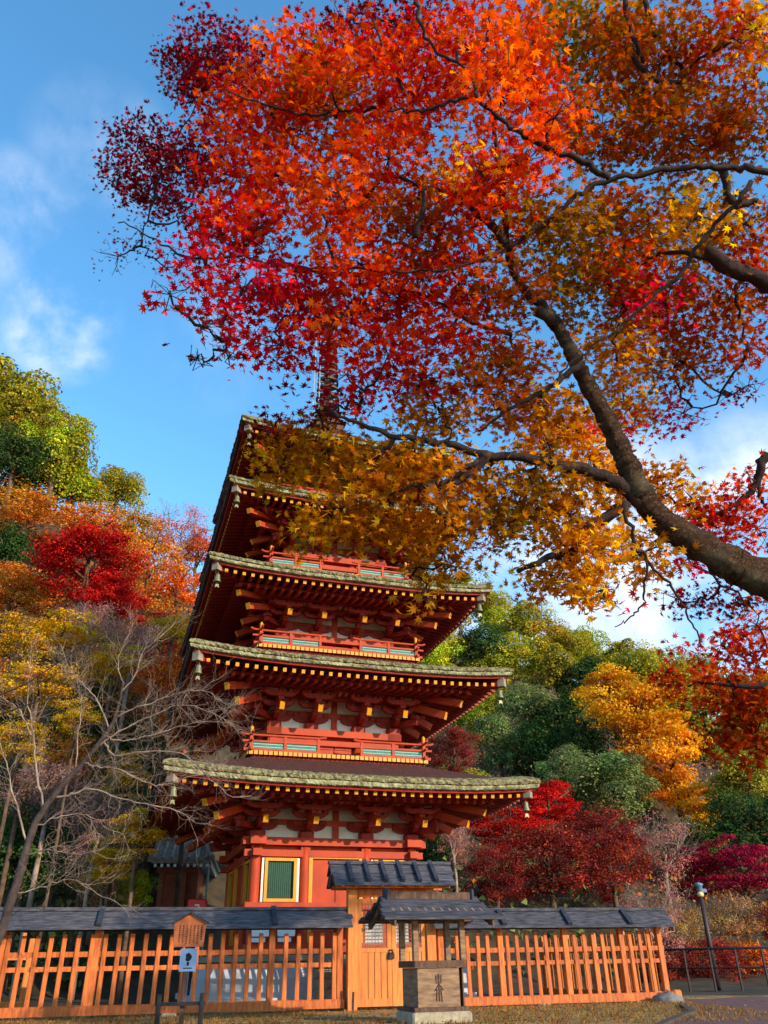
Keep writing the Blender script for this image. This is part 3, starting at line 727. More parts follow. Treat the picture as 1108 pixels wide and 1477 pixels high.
for y in (.06, .74): MB().box(uc-.85, uc+.87, v0+y-.05, v0+y+.05, 1.47, 1.555).build('eave_beam', OLDWOOD2, LT)
yc = v0+.40
rf = MB(); prof = [(0, 1.83), (.16, 1.73), (.34, 1.62), (.55, 1.535), (.74, 1.49)]
for sg in (-1, 1):
    for i in range(4):
        (a, za), (b_, zb_) = prof[i], prof[i+1]
        xo = .86+.05*i*0; fl_ = .05*(i/3.)
        rf.prism([(yc+sg*a, za+.02), (yc+sg*(b_+.03), zb_+.008), (yc+sg*(b_+.03), zb_-.035), (yc+sg*a, za-.04)], 'x', uc-.92-.05*i-.003*(sg+1), uc+.88+.05*i+.003*(sg+1))
ro_ = rf.build('roof', SLATE, LT)
MB().box(uc-.77, uc+.73, yc-.09, yc+.09, 1.80, 1.91).build('ridge_box', OLDWOOD2, ro_)
for x in (-.80, .76): MB().bevbox(uc+x-.03, uc+x+.03, yc-.13, yc+.13, 1.74, 1.965, .02).build('ridge_end', SLATE_DK, ro_)
for x in (-.88, .84):
    g = MB()
    for sg in (-1, 1):
        for i in range(4):
            (a, za), (b_, zb_) = prof[i], prof[i+1]
            g.prism([(yc+sg*a, za-.045), (yc+sg*b_, zb_-.045), (yc+sg*b_, zb_-.13), (yc+sg*a, za-.15)], 'x', uc+x-.02-.002*sg, uc+x+.02+.002*sg)
    g.build('barge_board', OLDWOOD2, ro_)
rt = MB()
for i in range(12):
    x = uc-.80+1.58*i/11
    for sg in (-1, 1): rt.beam((x, yc+sg*.05, 1.76), (x, yc+sg*.66, 1.475), .035, .04)
rt.build('rafter', OLDWOOD, ro_)

# ---- notice post
SG = thing('notice_post', 'house-shaped orange notice board above a pale blue plate on a post', 'sign', (-3.4, 15.6, 0), R_(5))
MB().bevbox(-.135, -.055, -.03, .03, -.2, 1.5, .01).build('post', OLDWOOD2, SG)
bd = MB().prism([(-.33, 1.14), (.17, 1.14), (.19, 1.50), (-.08, 1.645), (-.35, 1.50)], 'y', -.075, -.032).build('notice_board', mat('notice_board', lin(196, 104, 58), .7, .15, 4., stretch=(4, 4, .6)), SG)
tx = MB()
for c in range(7):
    x = .125-.062*c; z = 1.47; n = 6+(c*5) % 5 if c else 4
    for i in range(n+3):
        hgt = rnd.uniform(.018, .03); wv = rnd.uniform(.007, .012) if c else .016
        if z-hgt < 1.18: break
        tx.box(x-wv, x+wv, -.078, -.0755, z-hgt, z); tx.box(x-wv*1.4, x+wv*1.4, -.079, -.0757, z-hgt*.6, z-hgt*.45); z -= hgt+.010
tx.build('lettering', mat('faded_ink', lin(112, 56, 38), .8, .2, 20.), bd)
cp = MB()
for sg in (-1, 1): cp.beam((-.08+sg*-.0, -.045, 1.668), (-.08+sg*.31, -.045, 1.495), .16, .028, (0, 0, 1))
cp.build('cap', SLATE_DK, SG)
pl = MB().box(-.205, .075, -.045, -.032, .775, 1.115).build('plate', PLATE, SG)
ic = MB(); ic.prism([(-.065-.06*math.cos(t)*(.6+.4*abs(math.sin(1.5*t))), .985+.065*math.sin(t)) for t in np.linspace(0, 2*math.pi, 17)[:-1]], 'y', -.0475, -.0455)
ic.box(-.085, -.045, -.0475, -.0455, .86, .915); ic.box(-.14, .01, -.0475, -.0455, .815, .83)
ic.build('symbol', INK, pl)
LB = thing('low_barrier', 'low black two-post barrier at the foot of the notice post', 'barrier', (-3.4, 15.55, 0), R_(4))
for x in (-.46, .24): MB().bevbox(x-.035, x+.035, -.13, -.06, -.1, .46, .012).build('post', IRON, LB)
MB().box(-.52, .30, -.085-.0, -.062+.02, .285, .34).build('rail', IRON, LB)

# ---- red box left of the pagoda
RB = thing('red_box', 'small red box with a white mark on a stand left of the pagoda', 'box', (-5.15, 23.6, 0), R_(10))
MB().bevbox(-.24, .26, -.13, .13, 2.06, 2.42, .03).build('box_body', REDPAINT, RB)
mk = MB(); mk.box(-.09, .0, -.134, -.1305, 2.17, 2.22); mk.box(.02, .09, -.134, -.1305, 2.17, 2.24); mk.box(-.05, .07, -.134, -.1305, 2.26, 2.285); mk.build('mark', PAPER, RB)
MB().box(-.05, .05, -.05, .05, 0, 2.06).build('stand', IRON, RB)

# ---- small hall behind on the left
HP = at(306, 1238, 30.0); HL = thing('shrine_hall', 'small dark hall with grey tiled roof and white rafter ends, left of the pagoda', 'hall', (HP[0], HP[1], 0), R_(8))
hz = HP[2]-.05
# local origin: the roof corner nearest the pagoda; the hall extends to -x and +y
hw_ = MB(); hw_.box(-1.75, -.55, .75, 4.5, 0, hz-.1); hwo = hw_.build('wall', mat('hall_wall', lin(156, 74, 46), .7, .25, 3.), HL)
MB().box(-1.6, -1.0, .70, .748, .2, 2.55).build('doorway_dark_panel', DARK, hwo)  # dark panel on the solid wall, painting the unlit opening
for x in (-1.72, -.95, -.55): MB().box(x-.08, x+.08, .62, .78, 0, hz-.12).build('column', mat('hall_column', lin(150, 72, 44), .6, .2, 4.), HL)
MB().box(-1.9, -.4, .60, .80, hz-.35, hz-.15).build('beam', mat('hall_column', (0, 0, 0)), HL)
rfm = MB(); nx = 9
rfm.add([(-2.05, 0, hz), (0, 0, hz), (-.9, 2.6, hz+1.6), (-2.05, 2.6, hz+1.6), (0, 5.2, hz)], [(0, 1, 2, 3), (1, 4, 2)])
rfm.box(-2.05, -.03, .03, .2, hz-.09, hz-.01); rfm.box(-.2, -.03, .205, 5.2, hz-.095, hz-.015)
hr = rfm.build('roof', TILE, HL, fix=False)
rl = MB()
for i in range(7):
    x = -1.95+.29*i; tt = 1. if x < -.9 else max(.05, (-x)/.9)
    rl.tube([(x, -.03, hz+.05), (x, 2.6*tt, hz+.05+1.6*tt)], .055, 6)
for i in range(14):
    y = .2+.36*i
    rl.tube([(.03, y, hz+.05), (-.9*min(1, (y)/2.6 if y < 2.6 else (5.2-y)/2.6), y, hz+.05+1.6*min(1, y/2.6 if y < 2.6 else (5.2-y)/2.6))], .055, 6)
rl.tube([(0, 0, hz+.08), (-.9, 2.6, hz+1.72)], .10, 7); rl.tube([(-2.05, 2.6, hz+1.72), (-.9, 2.6, hz+1.72)], .12, 7)
rl.build('tile_ridge', TILE, hr)
for i in range(9): MB().box(-1.9+.22*i-.045, -1.9+.22*i+.045, .02, .05, hz-.22, hz-.12).build('rafter_end', WHITE, hr)
for i in range(16): y = .25+.24*i; MB().box(-.05, -.02, y-.045, y+.045, hz-.22, hz-.12).build('rafter_end', WHITE, hr)
gp = MB(); gp.tube([(-.12, .4, hz-.1), (-.12, .42, 0)], .045, 8); gp.build('downpipe', mat('pipe', lin(150, 140, 126), .5, .2, 6.), HL)
D2 = thing('dark_lean_to', 'dark roofed outbuilding left of the small tiled hall', 'outbuilding', at(215, 1225, 31)*np.array([1, 1, 0]), R_(12))
dz = at(215, 1225, 31)[2]
MB().box(.2, 1.0, .5, 3, 0, dz-.15).build('wall', mat('lean_to_wall', lin(70, 50, 46), .8, .3, 3.), D2)
MB().prism([(0, dz-.3), (2.2, dz+.75), (2.2, dz+.60), (0, dz-.42)], 'x', -.2, 1.3).build('roof', TILE, D2)

# ---- lamp post and guard rail along the road on the right
lp = at(1037, 1430, 27); LPO = thing('lamp_post', 'slim dark lamp post beside the guard rail on the right', 'lamp post', (lp[0], lp[1], -.05))
MB().tube([(0, 0, 0), (0, 0, 2.62)], [.085, .06], 12).build('pole', BROWNSTEEL, LPO, True)
MB().lathe([(.075, 2.52), (.1, 2.56), (.1, 2.62), (.06, 2.66)], n=12).build('collar', mat('lamp_brass', lin(214, 186, 120), .4, .1, 6.), LPO, True)
MB().lathe([(.05, 2.66), (.09, 2.70), (.10, 2.82), (.13, 2.84), (.12, 2.88), (.0, 2.93)], n=12).build('lamp_head', mat('lamp_grey', lin(110, 126, 150), .35, .15, 6.), LPO, True)
MB().bevbox(.02, .20, -.06, .06, 2.64, 2.74, .02).build('side_lamp', mat('lamp_grey', (0, 0, 0)), LPO)
a = np.array(at(925, 1431, 27.6)); b_ = np.array(at(1240, 1440, 24.6)); a[2] = b_[2] = -.02
GRL = thing('guard_rail', 'dark brown two-bar guard rail along the road edge', 'guard rail', a)
L_ = b_-a; n = 8
mm_ = MB(); mm_.tube([(0, 0, 1.1), tuple(L_+[0, 0, 1.1])], .035, 8); mm_.tube([(0, 0, .62), tuple(L_+[0, 0, .62])], .024, 8); mm_.build('bar', BROWNSTEEL, GRL, True)
for i in range(n+1): MB().bevbox(L_[0]*i/n-.03, L_[0]*i/n+.03, L_[1]*i/n-.03, L_[1]*i/n+.03, 0, 1.13, .01).build('post', BROWNSTEEL, GRL)
# stone at the fence end
def rock(name, lab, p, r, m, seed):
    g = np.random.default_rng(seed); q = MB(); n = 12; rows = 7; v = []; f = []
    for i in range(rows):
        ph = math.pi*i/(rows-1)
        for j in range(n):
            t = 2*math.pi*j/n; k = 1+g.normal(0, .09); v.append((r[0]*k*math.sin(ph)*math.cos(t), r[1]*k*math.sin(ph)*math.sin(t), r[2]*k*math.cos(ph)))
    for i in range(rows-1):
        for j in range(n): f.append((i*n+j, i*n+(j+1) % n, (i+1)*n+(j+1) % n, (i+1)*n+j))
    q.add(v, f); o = q.build(name, m, None, True); o.location = p; return tag(o, lab, 'rock')
p = at(965, 1452, 20.9); rock('rock', 'rounded grey rock at the right end of the front fence', (p[0], p[1], .0), (.36, .28, .2), STONE_DK, 3)

# ================================================================== TREES ON THE HILLS
PAL = {'EV': [(122, 110, 36), (140, 122, 42), (92, 94, 34), (154, 134, 50)], 'EY': [(150, 144, 40), (126, 128, 36), (166, 150, 48), (98, 110, 32)], 'DG': [(54, 74, 36), (70, 86, 40), (42, 58, 34)],
       'GG': [(98, 104, 60), (114, 114, 68), (74, 88, 50)], 'OB': [(190, 108, 44), (166, 96, 46), (202, 124, 50), (160, 116, 48)], 'RT': [(196, 84, 64), (176, 80, 78), (200, 110, 70)],
       'RM': [(200, 34, 36), (168, 24, 34), (214, 58, 40)], 'DR': [(140, 46, 40), (108, 38, 40), (156, 68, 46), (98, 48, 46)], 'GD': [(234, 152, 34), (216, 130, 32), (240, 172, 48)],
       'YE': [(238, 186, 40), (222, 160, 30), (200, 150, 40)], 'MG': [(160, 30, 60), (126, 26, 52), (176, 44, 60)], 'OR': [(216, 88, 44), (226, 130, 44), (196, 70, 44)],
       'TW': [(168, 112, 108), (172, 116, 100), (150, 92, 98), (184, 116, 84)], 'PT': [(128, 92, 96), (146, 106, 92), (110, 80, 90), (160, 112, 80)], 'TB': [(150, 112, 70), (120, 98, 60), (172, 130, 76)]}
PAL = {k: [tuple(min(.8, c*(1.75 if k in ('DG', 'GG') else 1.65 if k in ('EV', 'EY') else .95 if k in ('RM', 'MG', 'GD', 'YE') else 1.35)) for c in lin(*q)) for q in v] for k, v in PAL.items()}
def crown_proto(kind, seed, style, N, fs):
    """unit-radius crown: clumps of flakes on an uneven shell. style: round / layered / wispy"""
    g = np.random.default_rng(seed); nc = {'round': 36, 'layered': 38, 'wispy': 40}[style]
    d = g.normal(size=(nc, 3)); d[:, 2] = d[:, 2]*.9+.15; d /= np.linalg.norm(d, axis=1, keepdims=True)
    cen = d*g.uniform(.30, .86, (nc, 1)); rad = g.uniform(.17, .46, nc)
    sq = np.array({'round': (1, 1, .85), 'layered': (1.15, 1.15, .38), 'wispy': (1., 1., .6)}[style])
    i = g.integers(0, nc, N); o = g.normal(size=(N, 3)); o /= np.linalg.norm(o, axis=1, keepdims=True)
    flip = (o[:, 2] < -.35) & (g.random(N) < .7); o[flip, 2] *= -1
    rr = {'round': g.uniform(.72, 1.05, (N, 1)), 'layered': g.uniform(.3, 1.1, (N, 1)), 'wispy': g.uniform(.1, 1.25, (N, 1))}[style]
    pos = cen[i]+o*rad[i][:, None]*rr*sq
    nrm = o*1.0+np.array([0, 0, .4])+g.normal(0, .34, (N, 3))
    ct = 1+g.normal(0, .2, (nc, 1)); hs = 1+g.normal(0, .10, (nc, 3))
    col = tint(g, N, PAL[kind], .13, .05)*ct[i]*hs[i]
    o_ = leaves_mesh('crown', pos, nrm, fs*g.uniform(.7, 1.35, N), np.clip(col, .004, .9), FLAKE, HILL, g)
    me = o_.data; bpy.data.objects.remove(o_); return me
def branch_fork(mb, p, d, L, r, depth, g, spread=.6, upb=.15, n=5, kids=(2, 4), wig=.18):
    p = np.array(p, float); d = np.array(d, float); d /= np.linalg.norm(d); k = 4 if depth > 0 else 3
    path = [p]; dirs = [d]
    for i in range(k):
        d = d+g.normal(0, wig, 3)+np.array([0, 0, upb*.4]); d /= np.linalg.norm(d); path.append(path[-1]+d*L/k); dirs.append(d)
    mb.tube(path, list(np.linspace(r, r*.55, k+1)), n if depth > 1 else 4 if depth else 3, cap=False)
    if depth == 0: return
    for c in range(g.integers(*kids)+1):
        t = g.integers(max(1, k//2), k+1); dd = dirs[t]+g.normal(0, spread, 3)+np.array([0, 0, upb]); branch_fork(mb, path[t], dd, L*g.uniform(.55, .82), r*.55*(1 if t == k else .8), depth-1, g, spread, upb, n, kids, wig)
def trunk_proto(seed, bare=False):
    g = np.random.default_rng(seed); mb = MB()
    if bare:
        mb.tube([(0, 0, -1.7), (.03, 0, -.9), (0, .03, -.45)], [.07, .055, .045], 8)
        for q in range(5): 
            t = q*1.3+g.uniform(0, .5); branch_fork(mb, (0, .03, -.5+.03*q), (math.cos(t)*.7, math.sin(t)*.7, 1.1), .62, .034, 4, g, .55, .12, 5, (2, 4))
    else:
        mb.tube([(0, 0, -1.9), (.04, .02, -1.2), (-.03, .02, -.6), (.02, 0, 0), (0, 0, .55)], [.085, .065, .055, .04, .012], 9)
        for q in range(9):
            t = q*2.4; zz = -.75+.13*q; mb.tube([(0, 0, zz), (math.cos(t)*.3, math.sin(t)*.3, zz+.22), (math.cos(t)*.66, math.sin(t)*.66, zz+.42)], [.032, .022, .008], 5)
    o = mb.build('trunk', PALETWIG if bare else BROWNTRUNK, None, True); me = o.data; bpy.data.objects.remove(o); return me
TRK = [trunk_proto(i) for i in range(3)]; TRKB = [trunk_proto(20+i, True) for i in range(3)]
STY = {'EV': 'round', 'EY': 'round', 'DG': 'round', 'GG': 'round', 'OB': 'wispy', 'RT': 'wispy', 'RM': 'layered', 'DR': 'wispy', 'GD': 'layered', 'YE': 'layered', 'MG': 'layered', 'PT': 'wispy', 'OR': 'wispy', 'TW': 'wispy', 'TB': 'wispy'}
NLEAF = {'EV': 9000, 'EY': 10000, 'DG': 8000, 'GG': 9000, 'OB': 6000, 'RT': 2600, 'RM': 10000, 'DR': 13000, 'GD': 11000, 'YE': 4200, 'MG': 8000, 'OR': 6000, 'TW': 3200, 'TB': 7000, 'PT': 6000}
FS = {'EV': .062, 'EY': .055, 'DG': .065, 'GG': .055, 'OB': .05, 'RT': .04, 'RM': .05, 'DR': .04, 'GD': .048, 'YE': .058, 'MG': .05, 'OR': .055, 'TW': .036, 'TB': .04, 'PT': .036}
PROTO = {}
def proto(kind, v):
    if (kind, v) not in PROTO: PROTO[(kind, v)] = crown_proto(kind, hash_(kind)+v*17, STY[kind], NLEAF[kind], FS[kind])
    return PROTO[(kind, v)]
def hash_(s): return sum(ord(c)*(i+3) for i, c in enumerate(s))
bases = []
NM = {'EV': 'evergreen_tree', 'EY': 'evergreen_tree', 'DG': 'evergreen_tree', 'GG': 'conifer_tree', 'OB': 'autumn_tree', 'RT': 'autumn_tree', 'RM': 'maple_tree', 'DR': 'maple_tree', 'GD': 'golden_tree', 'YE': 'yellow_tree', 'MG': 'maple_tree', 'OR': 'autumn_tree', 'TW': 'bare_tree', 'TB': 'shrub', 'PT': 'shrub'}
ntree = 0
def tree(kind, px, py, Y, rx, ry, label, hf=1.6, group='trees on the wooded hills'):
    global ntree
    c = at(px, py, Y); D = (c-CAM)@fw; k = D/F; X_, Z_ = rx*k, ry*k; Rm = (X_+Z_)/2
    g = np.random.default_rng(1000+ntree); v = ntree % 3; ntree += 1
    base = np.array([c[0], c[1], c[2]-Z_*hf]); base[2] = min(max(base[2], -.1), max(0, (Y-27)*.8)) if Y < 36 else base[2]
    t = thing(NM[kind], label, 'shrub' if kind in ('TB', 'PT') else 'tree', base, 0, group)
    bare = kind in ('TW', 'RT', 'TB', 'PT')
    tr = bpy.data.objects.new('trunk', (TRKB if bare else TRK)[v]); COL.objects.link(tr); tr.parent = t
    hgt = c[2]-base[2]
    tr.scale = (Rm, Rm, Z_); tr.location = (0, 0, hgt); bot = 1.7 if bare else 1.9
    me_ = tr.data.copy(); tr.data = me_
    for vv in me_.vertices:
        if vv.co.z < -.6: vv.co.z = -.6-(-.6-vv.co.z)*(hgt/Z_+.06-.6)/(bot-.6)
    tr.rotation_euler = (0, 0, g.uniform(0, 6.28))
    cr = bpy.data.objects.new('crown', proto(kind, v)); COL.objects.link(cr); cr.parent = t
    cr.location = (0, 0, hgt); cr.scale = (X_*1.08, X_*1.08, Z_*1.12); cr.rotation_euler = (0, 0, g.uniform(0, 6.28))
    bases.append((base[0], base[1], base[2]+.05))
T_ = tree
# left hillside
T_('EV', 2, 592, 50, 84, 80, 'tall olive evergreen rising highest at the left edge of the photo')
T_('EV', 48, 620, 49, 56, 56, 'olive evergreen filling between the tall one and the bright one at the left skyline')
T_('EV', 60, 690, 50, 60, 36, 'low olive tree under the bright yellow-green evergreen')
T_('EY', 84, 655, 47, 58, 66, 'bright yellow-green evergreen leaning out on the left skyline')
T_('DG', 22, 665, 44, 50, 44, 'dark green evergreen below the tall olive one at the left edge')
T_('EV', -60, 640, 46, 70, 90, 'olive evergreen cut off by the left edge of the photo')
T_('EV', 172, 708, 62, 40, 34, 'small round olive tree on the left skyline beside the red-twigged tree')
T_('EV', 110, 700, 52, 50, 34, 'low olive tree between the bright evergreen and the orange thicket')
T_('RT', 262, 775, 46, 48, 52, 'bare pink-red twiggy tree against the sky left of the pagoda')
T_('YE', 205, 770, 48, 50, 40, 'pale orange-yellow tree between the small olive tree and the red-twigged one', 2.)
T_('OR', 285, 800, 48, 36, 44, 'thin orange-red tree behind the left eaves of the third roof', 2.)
T_('OB', 40, 745, 42, 70, 42, 'flat rusty-orange tree under the dark evergreen at the left edge', 2.4)
T_('OB', 150, 765, 43, 62, 48, 'orange-brown thinning tree above the crimson maple', 2.2)
T_('OB', 215, 815, 41, 52, 60, 'orange-brown twiggy tree beside the red-twigged one', 2.2)
T_('RM', 128, 815, 34, 76, 66, 'brilliant crimson maple on the left slope', 2.4)
T_('RM', 166, 868, 33, 46, 44, 'smaller crimson maple at the lower right of the brilliant one', 2.)
T_('OB', 75, 868, 36, 56, 40, 'tawny tree below the brilliant crimson maple', 2.)
T_('TW', 130, 905, 31, 60, 40, 'pinkish bare bush left of the smaller crimson maple', 2.)
T_('OB', 215, 890, 37, 50, 46, 'tawny tree right of the smaller crimson maple', 2.)
T_('TB', 80, 985, 30, 80, 50, 'wide tan twiggy thicket behind the pale bare tree', 2.)
T_('TB', 185, 1010, 31, 60, 56, 'tan twiggy thicket left of the second roof', 2.)
T_('YE', 250, 908, 31, 38, 34, 'yellow young tree against the left eaves of the second roof', 2.2)
T_('YE', 165, 958, 27.5, 50, 30, 'yellow-leaved tree behind the upper twigs of the pale bare tree', 2.6)
T_('OR', 226, 985, 28, 42, 34, 'orange-red young tree behind the right twigs of the pale bare tree', 2.6)
T_('OR', 220, 1050, 31, 46, 42, 'orange tree between the pale bare tree and the lowest roof', 2.)
T_('YE', 235, 1020, 33, 36, 34, 'orange-yellow tree close to the left end of the second roof', 2.)
T_('OB', 150, 985, 33, 50, 40, 'rusty tree behind the top of the pale bare tree', 2.)
T_('YE', 60, 985, 26, 60, 40, 'yellow-leaved tree behind the upper pale branches at the left', 2.6)
T_('OR', 255, 860, 38, 50, 50, 'orange tree half behind the left eave of the third roof', 2.)
T_('DG', 10, 800, 40, 40, 44, 'shaded dark tree at the left edge under the rusty canopy', 2.)
T_('OB', 20, 850, 36, 56, 40, 'tawny tree at the left edge beside the crimson maple', 2.)
T_('YE', 88, 915, 29, 60, 36, 'yellow-leaved tree just under the crimson maple', 2.)
T_('YE', 20, 930, 27, 50, 46, 'orange-yellow tree at the left edge below the tawny one', 2.)
T_('TW', 190, 935, 29, 62, 44, 'pinkish bare bush under the smaller crimson maple', 2.4)
T_('MG', 235, 930, 33, 40, 46, 'dark red maple touching the left eave of the second roof', 2.4)
T_('OR', 248, 985, 32, 42, 52, 'orange-red tree directly left of the second roof', 2.2)
T_('OR', 280, 1055, 29, 50, 44, 'low orange tree above the left end of the lowest roof', 2.)
T_('DG', 130, 1040, 31, 56, 56, 'dark green tree in the shade behind the pale bare tree', 1.8)
T_('DG', 195, 1100, 30, 50, 60, 'dark green bush left of the lowest roof', 1.8)
T_('YE', 28, 1068, 20.5, 46, 44, 'bright yellow-leaved young tree at the left edge above the fence', 3.6)
T_('YE', 112, 1035, 22, 34, 28, 'small bright yellow tree behind the pale branches', 5.5)
T_('PT', 70, 1150, 26, 76, 56, 'dim purplish scrub behind the pale bare trunk', 1.8, 'bushes round the pagoda')
T_('DG', 40, 1240, 27, 70, 60, 'dark shaded bush above the left fence roof', 1.4)
T_('YE', 200, 1203, 23, 50, 40, 'golden-yellow young tree left of the small tiled hall', 2.6)
T_('TB', 150, 1265, 26.5, 46, 44, 'tan scrub bush behind the left fence', 1.3, 'bushes round the pagoda')
T_('YE', 160, 1245, 24, 40, 36, 'yellow-green young tree low behind the left fence roof', 2.)
T_('OB', 105, 1095, 28, 50, 40, 'rusty bush behind the middle of the pale bare tree', 2.)
T_('YE', 180, 1120, 27, 40, 34, 'mustard-yellow young tree between the pale branches', 2.6)
T_('PT', 140, 1195, 26, 60, 52, 'dull purplish scrub beside the golden-yellow young tree', 1.6, 'bushes round the pagoda')
T_('EY', 196, 1285, 27, 26, 30, 'yellow-green bush beside the dark outbuilding', 1.3, 'bushes round the pagoda')
T_('DG', -70, 1180, 27, 80, 110, 'dark tree cut off by the left edge behind the fence', 1.6)
T_('OB', -60, 980, 33, 70, 80, 'tawny tree cut off by the left edge half way up', 1.8)
# right hillside: skyline row, from left to right
SK = [(590, 850, 48, 'behind the middle roofs'), (660, 862, 46, 'beside the corner of the third roof'), (712, 888, 40, 'second from the third roof corner'), (762, 905, 44, 'under the lowest golden maple spray'), (806, 935, 40, 'left of the bare hanging twig'), (848, 944, 40, 'right under the bare hanging twig'), (896, 958, 42, 'behind the tip of the golden tree'), (945, 968, 40, 'right of the golden tree tip'), (995, 985, 44, 'behind the red spray at the right'), (1055, 1000, 48, 'furthest right behind the red spray'), (1130, 1010, 55, 'cut off by the right edge')]
for i, (x, y, r, s) in enumerate(SK):
    T_('EY' if i in (2, 5) else 'EV', x, y, 112+4*(i % 3), r, r*.92, 'rounded olive evergreen on the right skyline, '+s)
SK2 = [(630, 940, 46, 'EY', 'bright green tree showing just right of the second roof railing'), (690, 940, 40, 'DG', 'dark gap tree between the olive crowns beside the third roof'), (740, 955, 42, 'EY', 'bright green tree above the corner of the second roof'), (790, 965, 44, 'EV', 'olive tree right of the second roof corner, half way up'), (838, 985, 40, 'DG', 'dark green tree left of the golden tree'), (700, 985, 38, 'EV', 'olive tree half hidden by the second roof corner'), (640, 1000, 46, 'EY', 'bright green tree under the right eave of the second roof'), (1010, 1050, 60, 'EV', 'olive tree behind the red spray and the golden tree'), (1085, 1060, 55, 'EV', 'olive tree at the right edge under the red spray')]
for x, y, r, k, s in SK2: T_(k, x, y, 88, r, r*.95, s)
T_('GG', 758, 1030, 68, 50, 44, 'grey-green conifer in shade above the red maples'); T_('DG', 812, 1050, 66, 48, 52, 'dark green conifer left of the golden tree'); T_('EY', 690, 1040, 70, 40, 38, 'light green tree under the second roof corner')
T_('GG', 720, 1075, 62, 46, 44, 'grey-green conifer above the lowest roof corner'); T_('DG', 780, 1095, 60, 54, 50, 'dark green tree above the bright red maple'); T_('DG', 850, 1100, 58, 50, 60, 'dark green tree at the foot of the golden tree'); T_('DR', 655, 1090, 52, 46, 40, 'reddish-brown tree right of the first balcony'); T_('GG', 880, 1140, 50, 66, 52, 'soft grey-green conifer in front of the golden tree'); T_('GG', 820, 1130, 52, 44, 50, 'grey-green conifer behind the bright red maple')
T_('EV', 920, 985, 100, 46, 44, 'olive tree in the gap behind the top of the golden tree')
T_('EV', 972, 1005, 98, 46, 44, 'olive tree behind the right shoulder of the golden tree')
T_('GD', 880, 1000, 58, 46, 40, 'golden tree making the left tip of the golden group')
T_('GD', 915, 1045, 56, 82, 84, 'large golden-orange tree on the right slope'); T_('GD', 968, 1105, 54, 62, 80, 'golden-orange tree making the right flank of the large golden one'); T_('GD', 1015, 1180, 52, 44, 46, 'small golden tree lowest at the right of the golden group')
T_('EV', 1078, 1130, 50, 52, 50, 'mid green tree at the right edge beside the golden group'); T_('DG', 1085, 1195, 46, 62, 52, 'dark green tree at the right edge under the mid green one'); T_('DG', 1000, 1230, 46, 60, 40, 'dark green tree behind the magenta maples')
T_('RM', 792, 1165, 42, 48, 46, 'bright red maple beside the corner of the lowest roof'); T_('RM', 735, 1195, 41, 56, 40, 'red maple under the corner of the lowest roof'); T_('DR', 860, 1205, 40, 62, 44, 'brownish-red maple right of the bright red one')
T_('DR', 790, 1245, 36, 84, 54, 'broad dark red maple behind the right fence', 1.5); T_('DR', 880, 1250, 37, 64, 52, 'reddish-brown maple behind the right fence roof end', 1.5); T_('DR', 715, 1265, 35, 50, 50, 'purple-brown bush right of the gate roof', 1.5)
T_('MG', 1070, 1258, 38, 58, 52, 'magenta maple at the right edge behind the lamp post', 1.5); T_('MG', 1000, 1262, 39, 42, 42, 'wine-red maple left of the lamp post', 1.5)
T_('TW', 955, 1230, 38, 56, 56, 'bare pinkish-grey tree above the lamp post', 1.7); T_('TW', 945, 1330, 30, 52, 62, 'bare twiggy tree between the fence end and the lamp post', 1.2); T_('TW', 655, 1215, 34, 30, 50, 'bare grey tree right of the pagoda wall', 1.8)
T_('DG', 625, 1215, 44, 44, 60, 'dark green tree behind the pagoda wall', 1.6); T_('EV', 660, 1160, 55, 50, 50, 'olive tree under the lowest roof corner', 1.6)
for i, (x, y, k, s) in enumerate([(985, 1345, 'TB', 'tan scrub bush behind the lamp post'), (1060, 1330, 'TB', 'tan scrub bush right of the lamp post'), (1030, 1395, 'DR', 'low red-orange bush below the guard rail, left'), (1090, 1395, 'OR', 'low orange bush below the guard rail, right'), (965, 1395, 'DR', 'low dark red bush beside the fence end'), (1130, 1340, 'DR', 'red bush cut off by the right edge')]):
    T_(k, x, y, 32+1.5*(i % 2), 48, 38, s, 1.2, 'bushes round the pagoda')

# ------------------------------------------------------------------ ground: one sheet, hills raised to the trees
ctl = [(x, y, 0.) for x in range(-30, 40, 5) for y in range(-60, 24, 6)]+[(x, y, -.0) for x in (-15, -12, -9, -6, -3, 0, 3, 6, 9, 12, 15) for y in (24, 26, 28, 30)]
ctl += [(x, 250, 40.) for x in range(-140, 200, 30)]+[(-140, y, 45) for y in range(40, 250, 30)]+[(200, y, 40) for y in range(60, 250, 30)]
ctl = np.array(ctl+bases)
def hgt(X, Y):
    d2 = (X[..., None]-ctl[:, 0])**2+(Y[..., None]-ctl[:, 1])**2+.3
    wq = d2**-1.6; return (wq*ctl[:, 2]).sum(-1)/wq.sum(-1)
gx = np.concatenate([np.linspace(-1500, -160, 8), np.arange(-140, -30, 5), np.arange(-30, 40, 1.5), np.arange(40, 205, 5), np.linspace(230, 1500, 8)])
gy = np.concatenate([np.linspace(-1500, -80, 8), np.arange(-60, 10, 5), np.arange(10, 60, 1.5), np.arange(60, 255, 5), np.linspace(280, 1500, 8)])
GX, GY = np.meshgrid(gx, gy); GZ = hgt(GX, GY)
near = (GY < 23.5) & (GX > -12) & (GX < 16); GZ[near] = 0
me = bpy.data.meshes.new('ground'); nx_, ny_ = len(gx), len(gy)
me.from_pydata(np.stack([GX, GY, GZ], -1).reshape(-1, 3).tolist(), [], [(j*nx_+i, j*nx_+i+1, (j+1)*nx_+i+1, (j+1)*nx_+i) for j in range(ny_-1) for i in range(nx_-1)])
me.polygons.foreach_set('use_smooth', [True]*len(me.polygons))
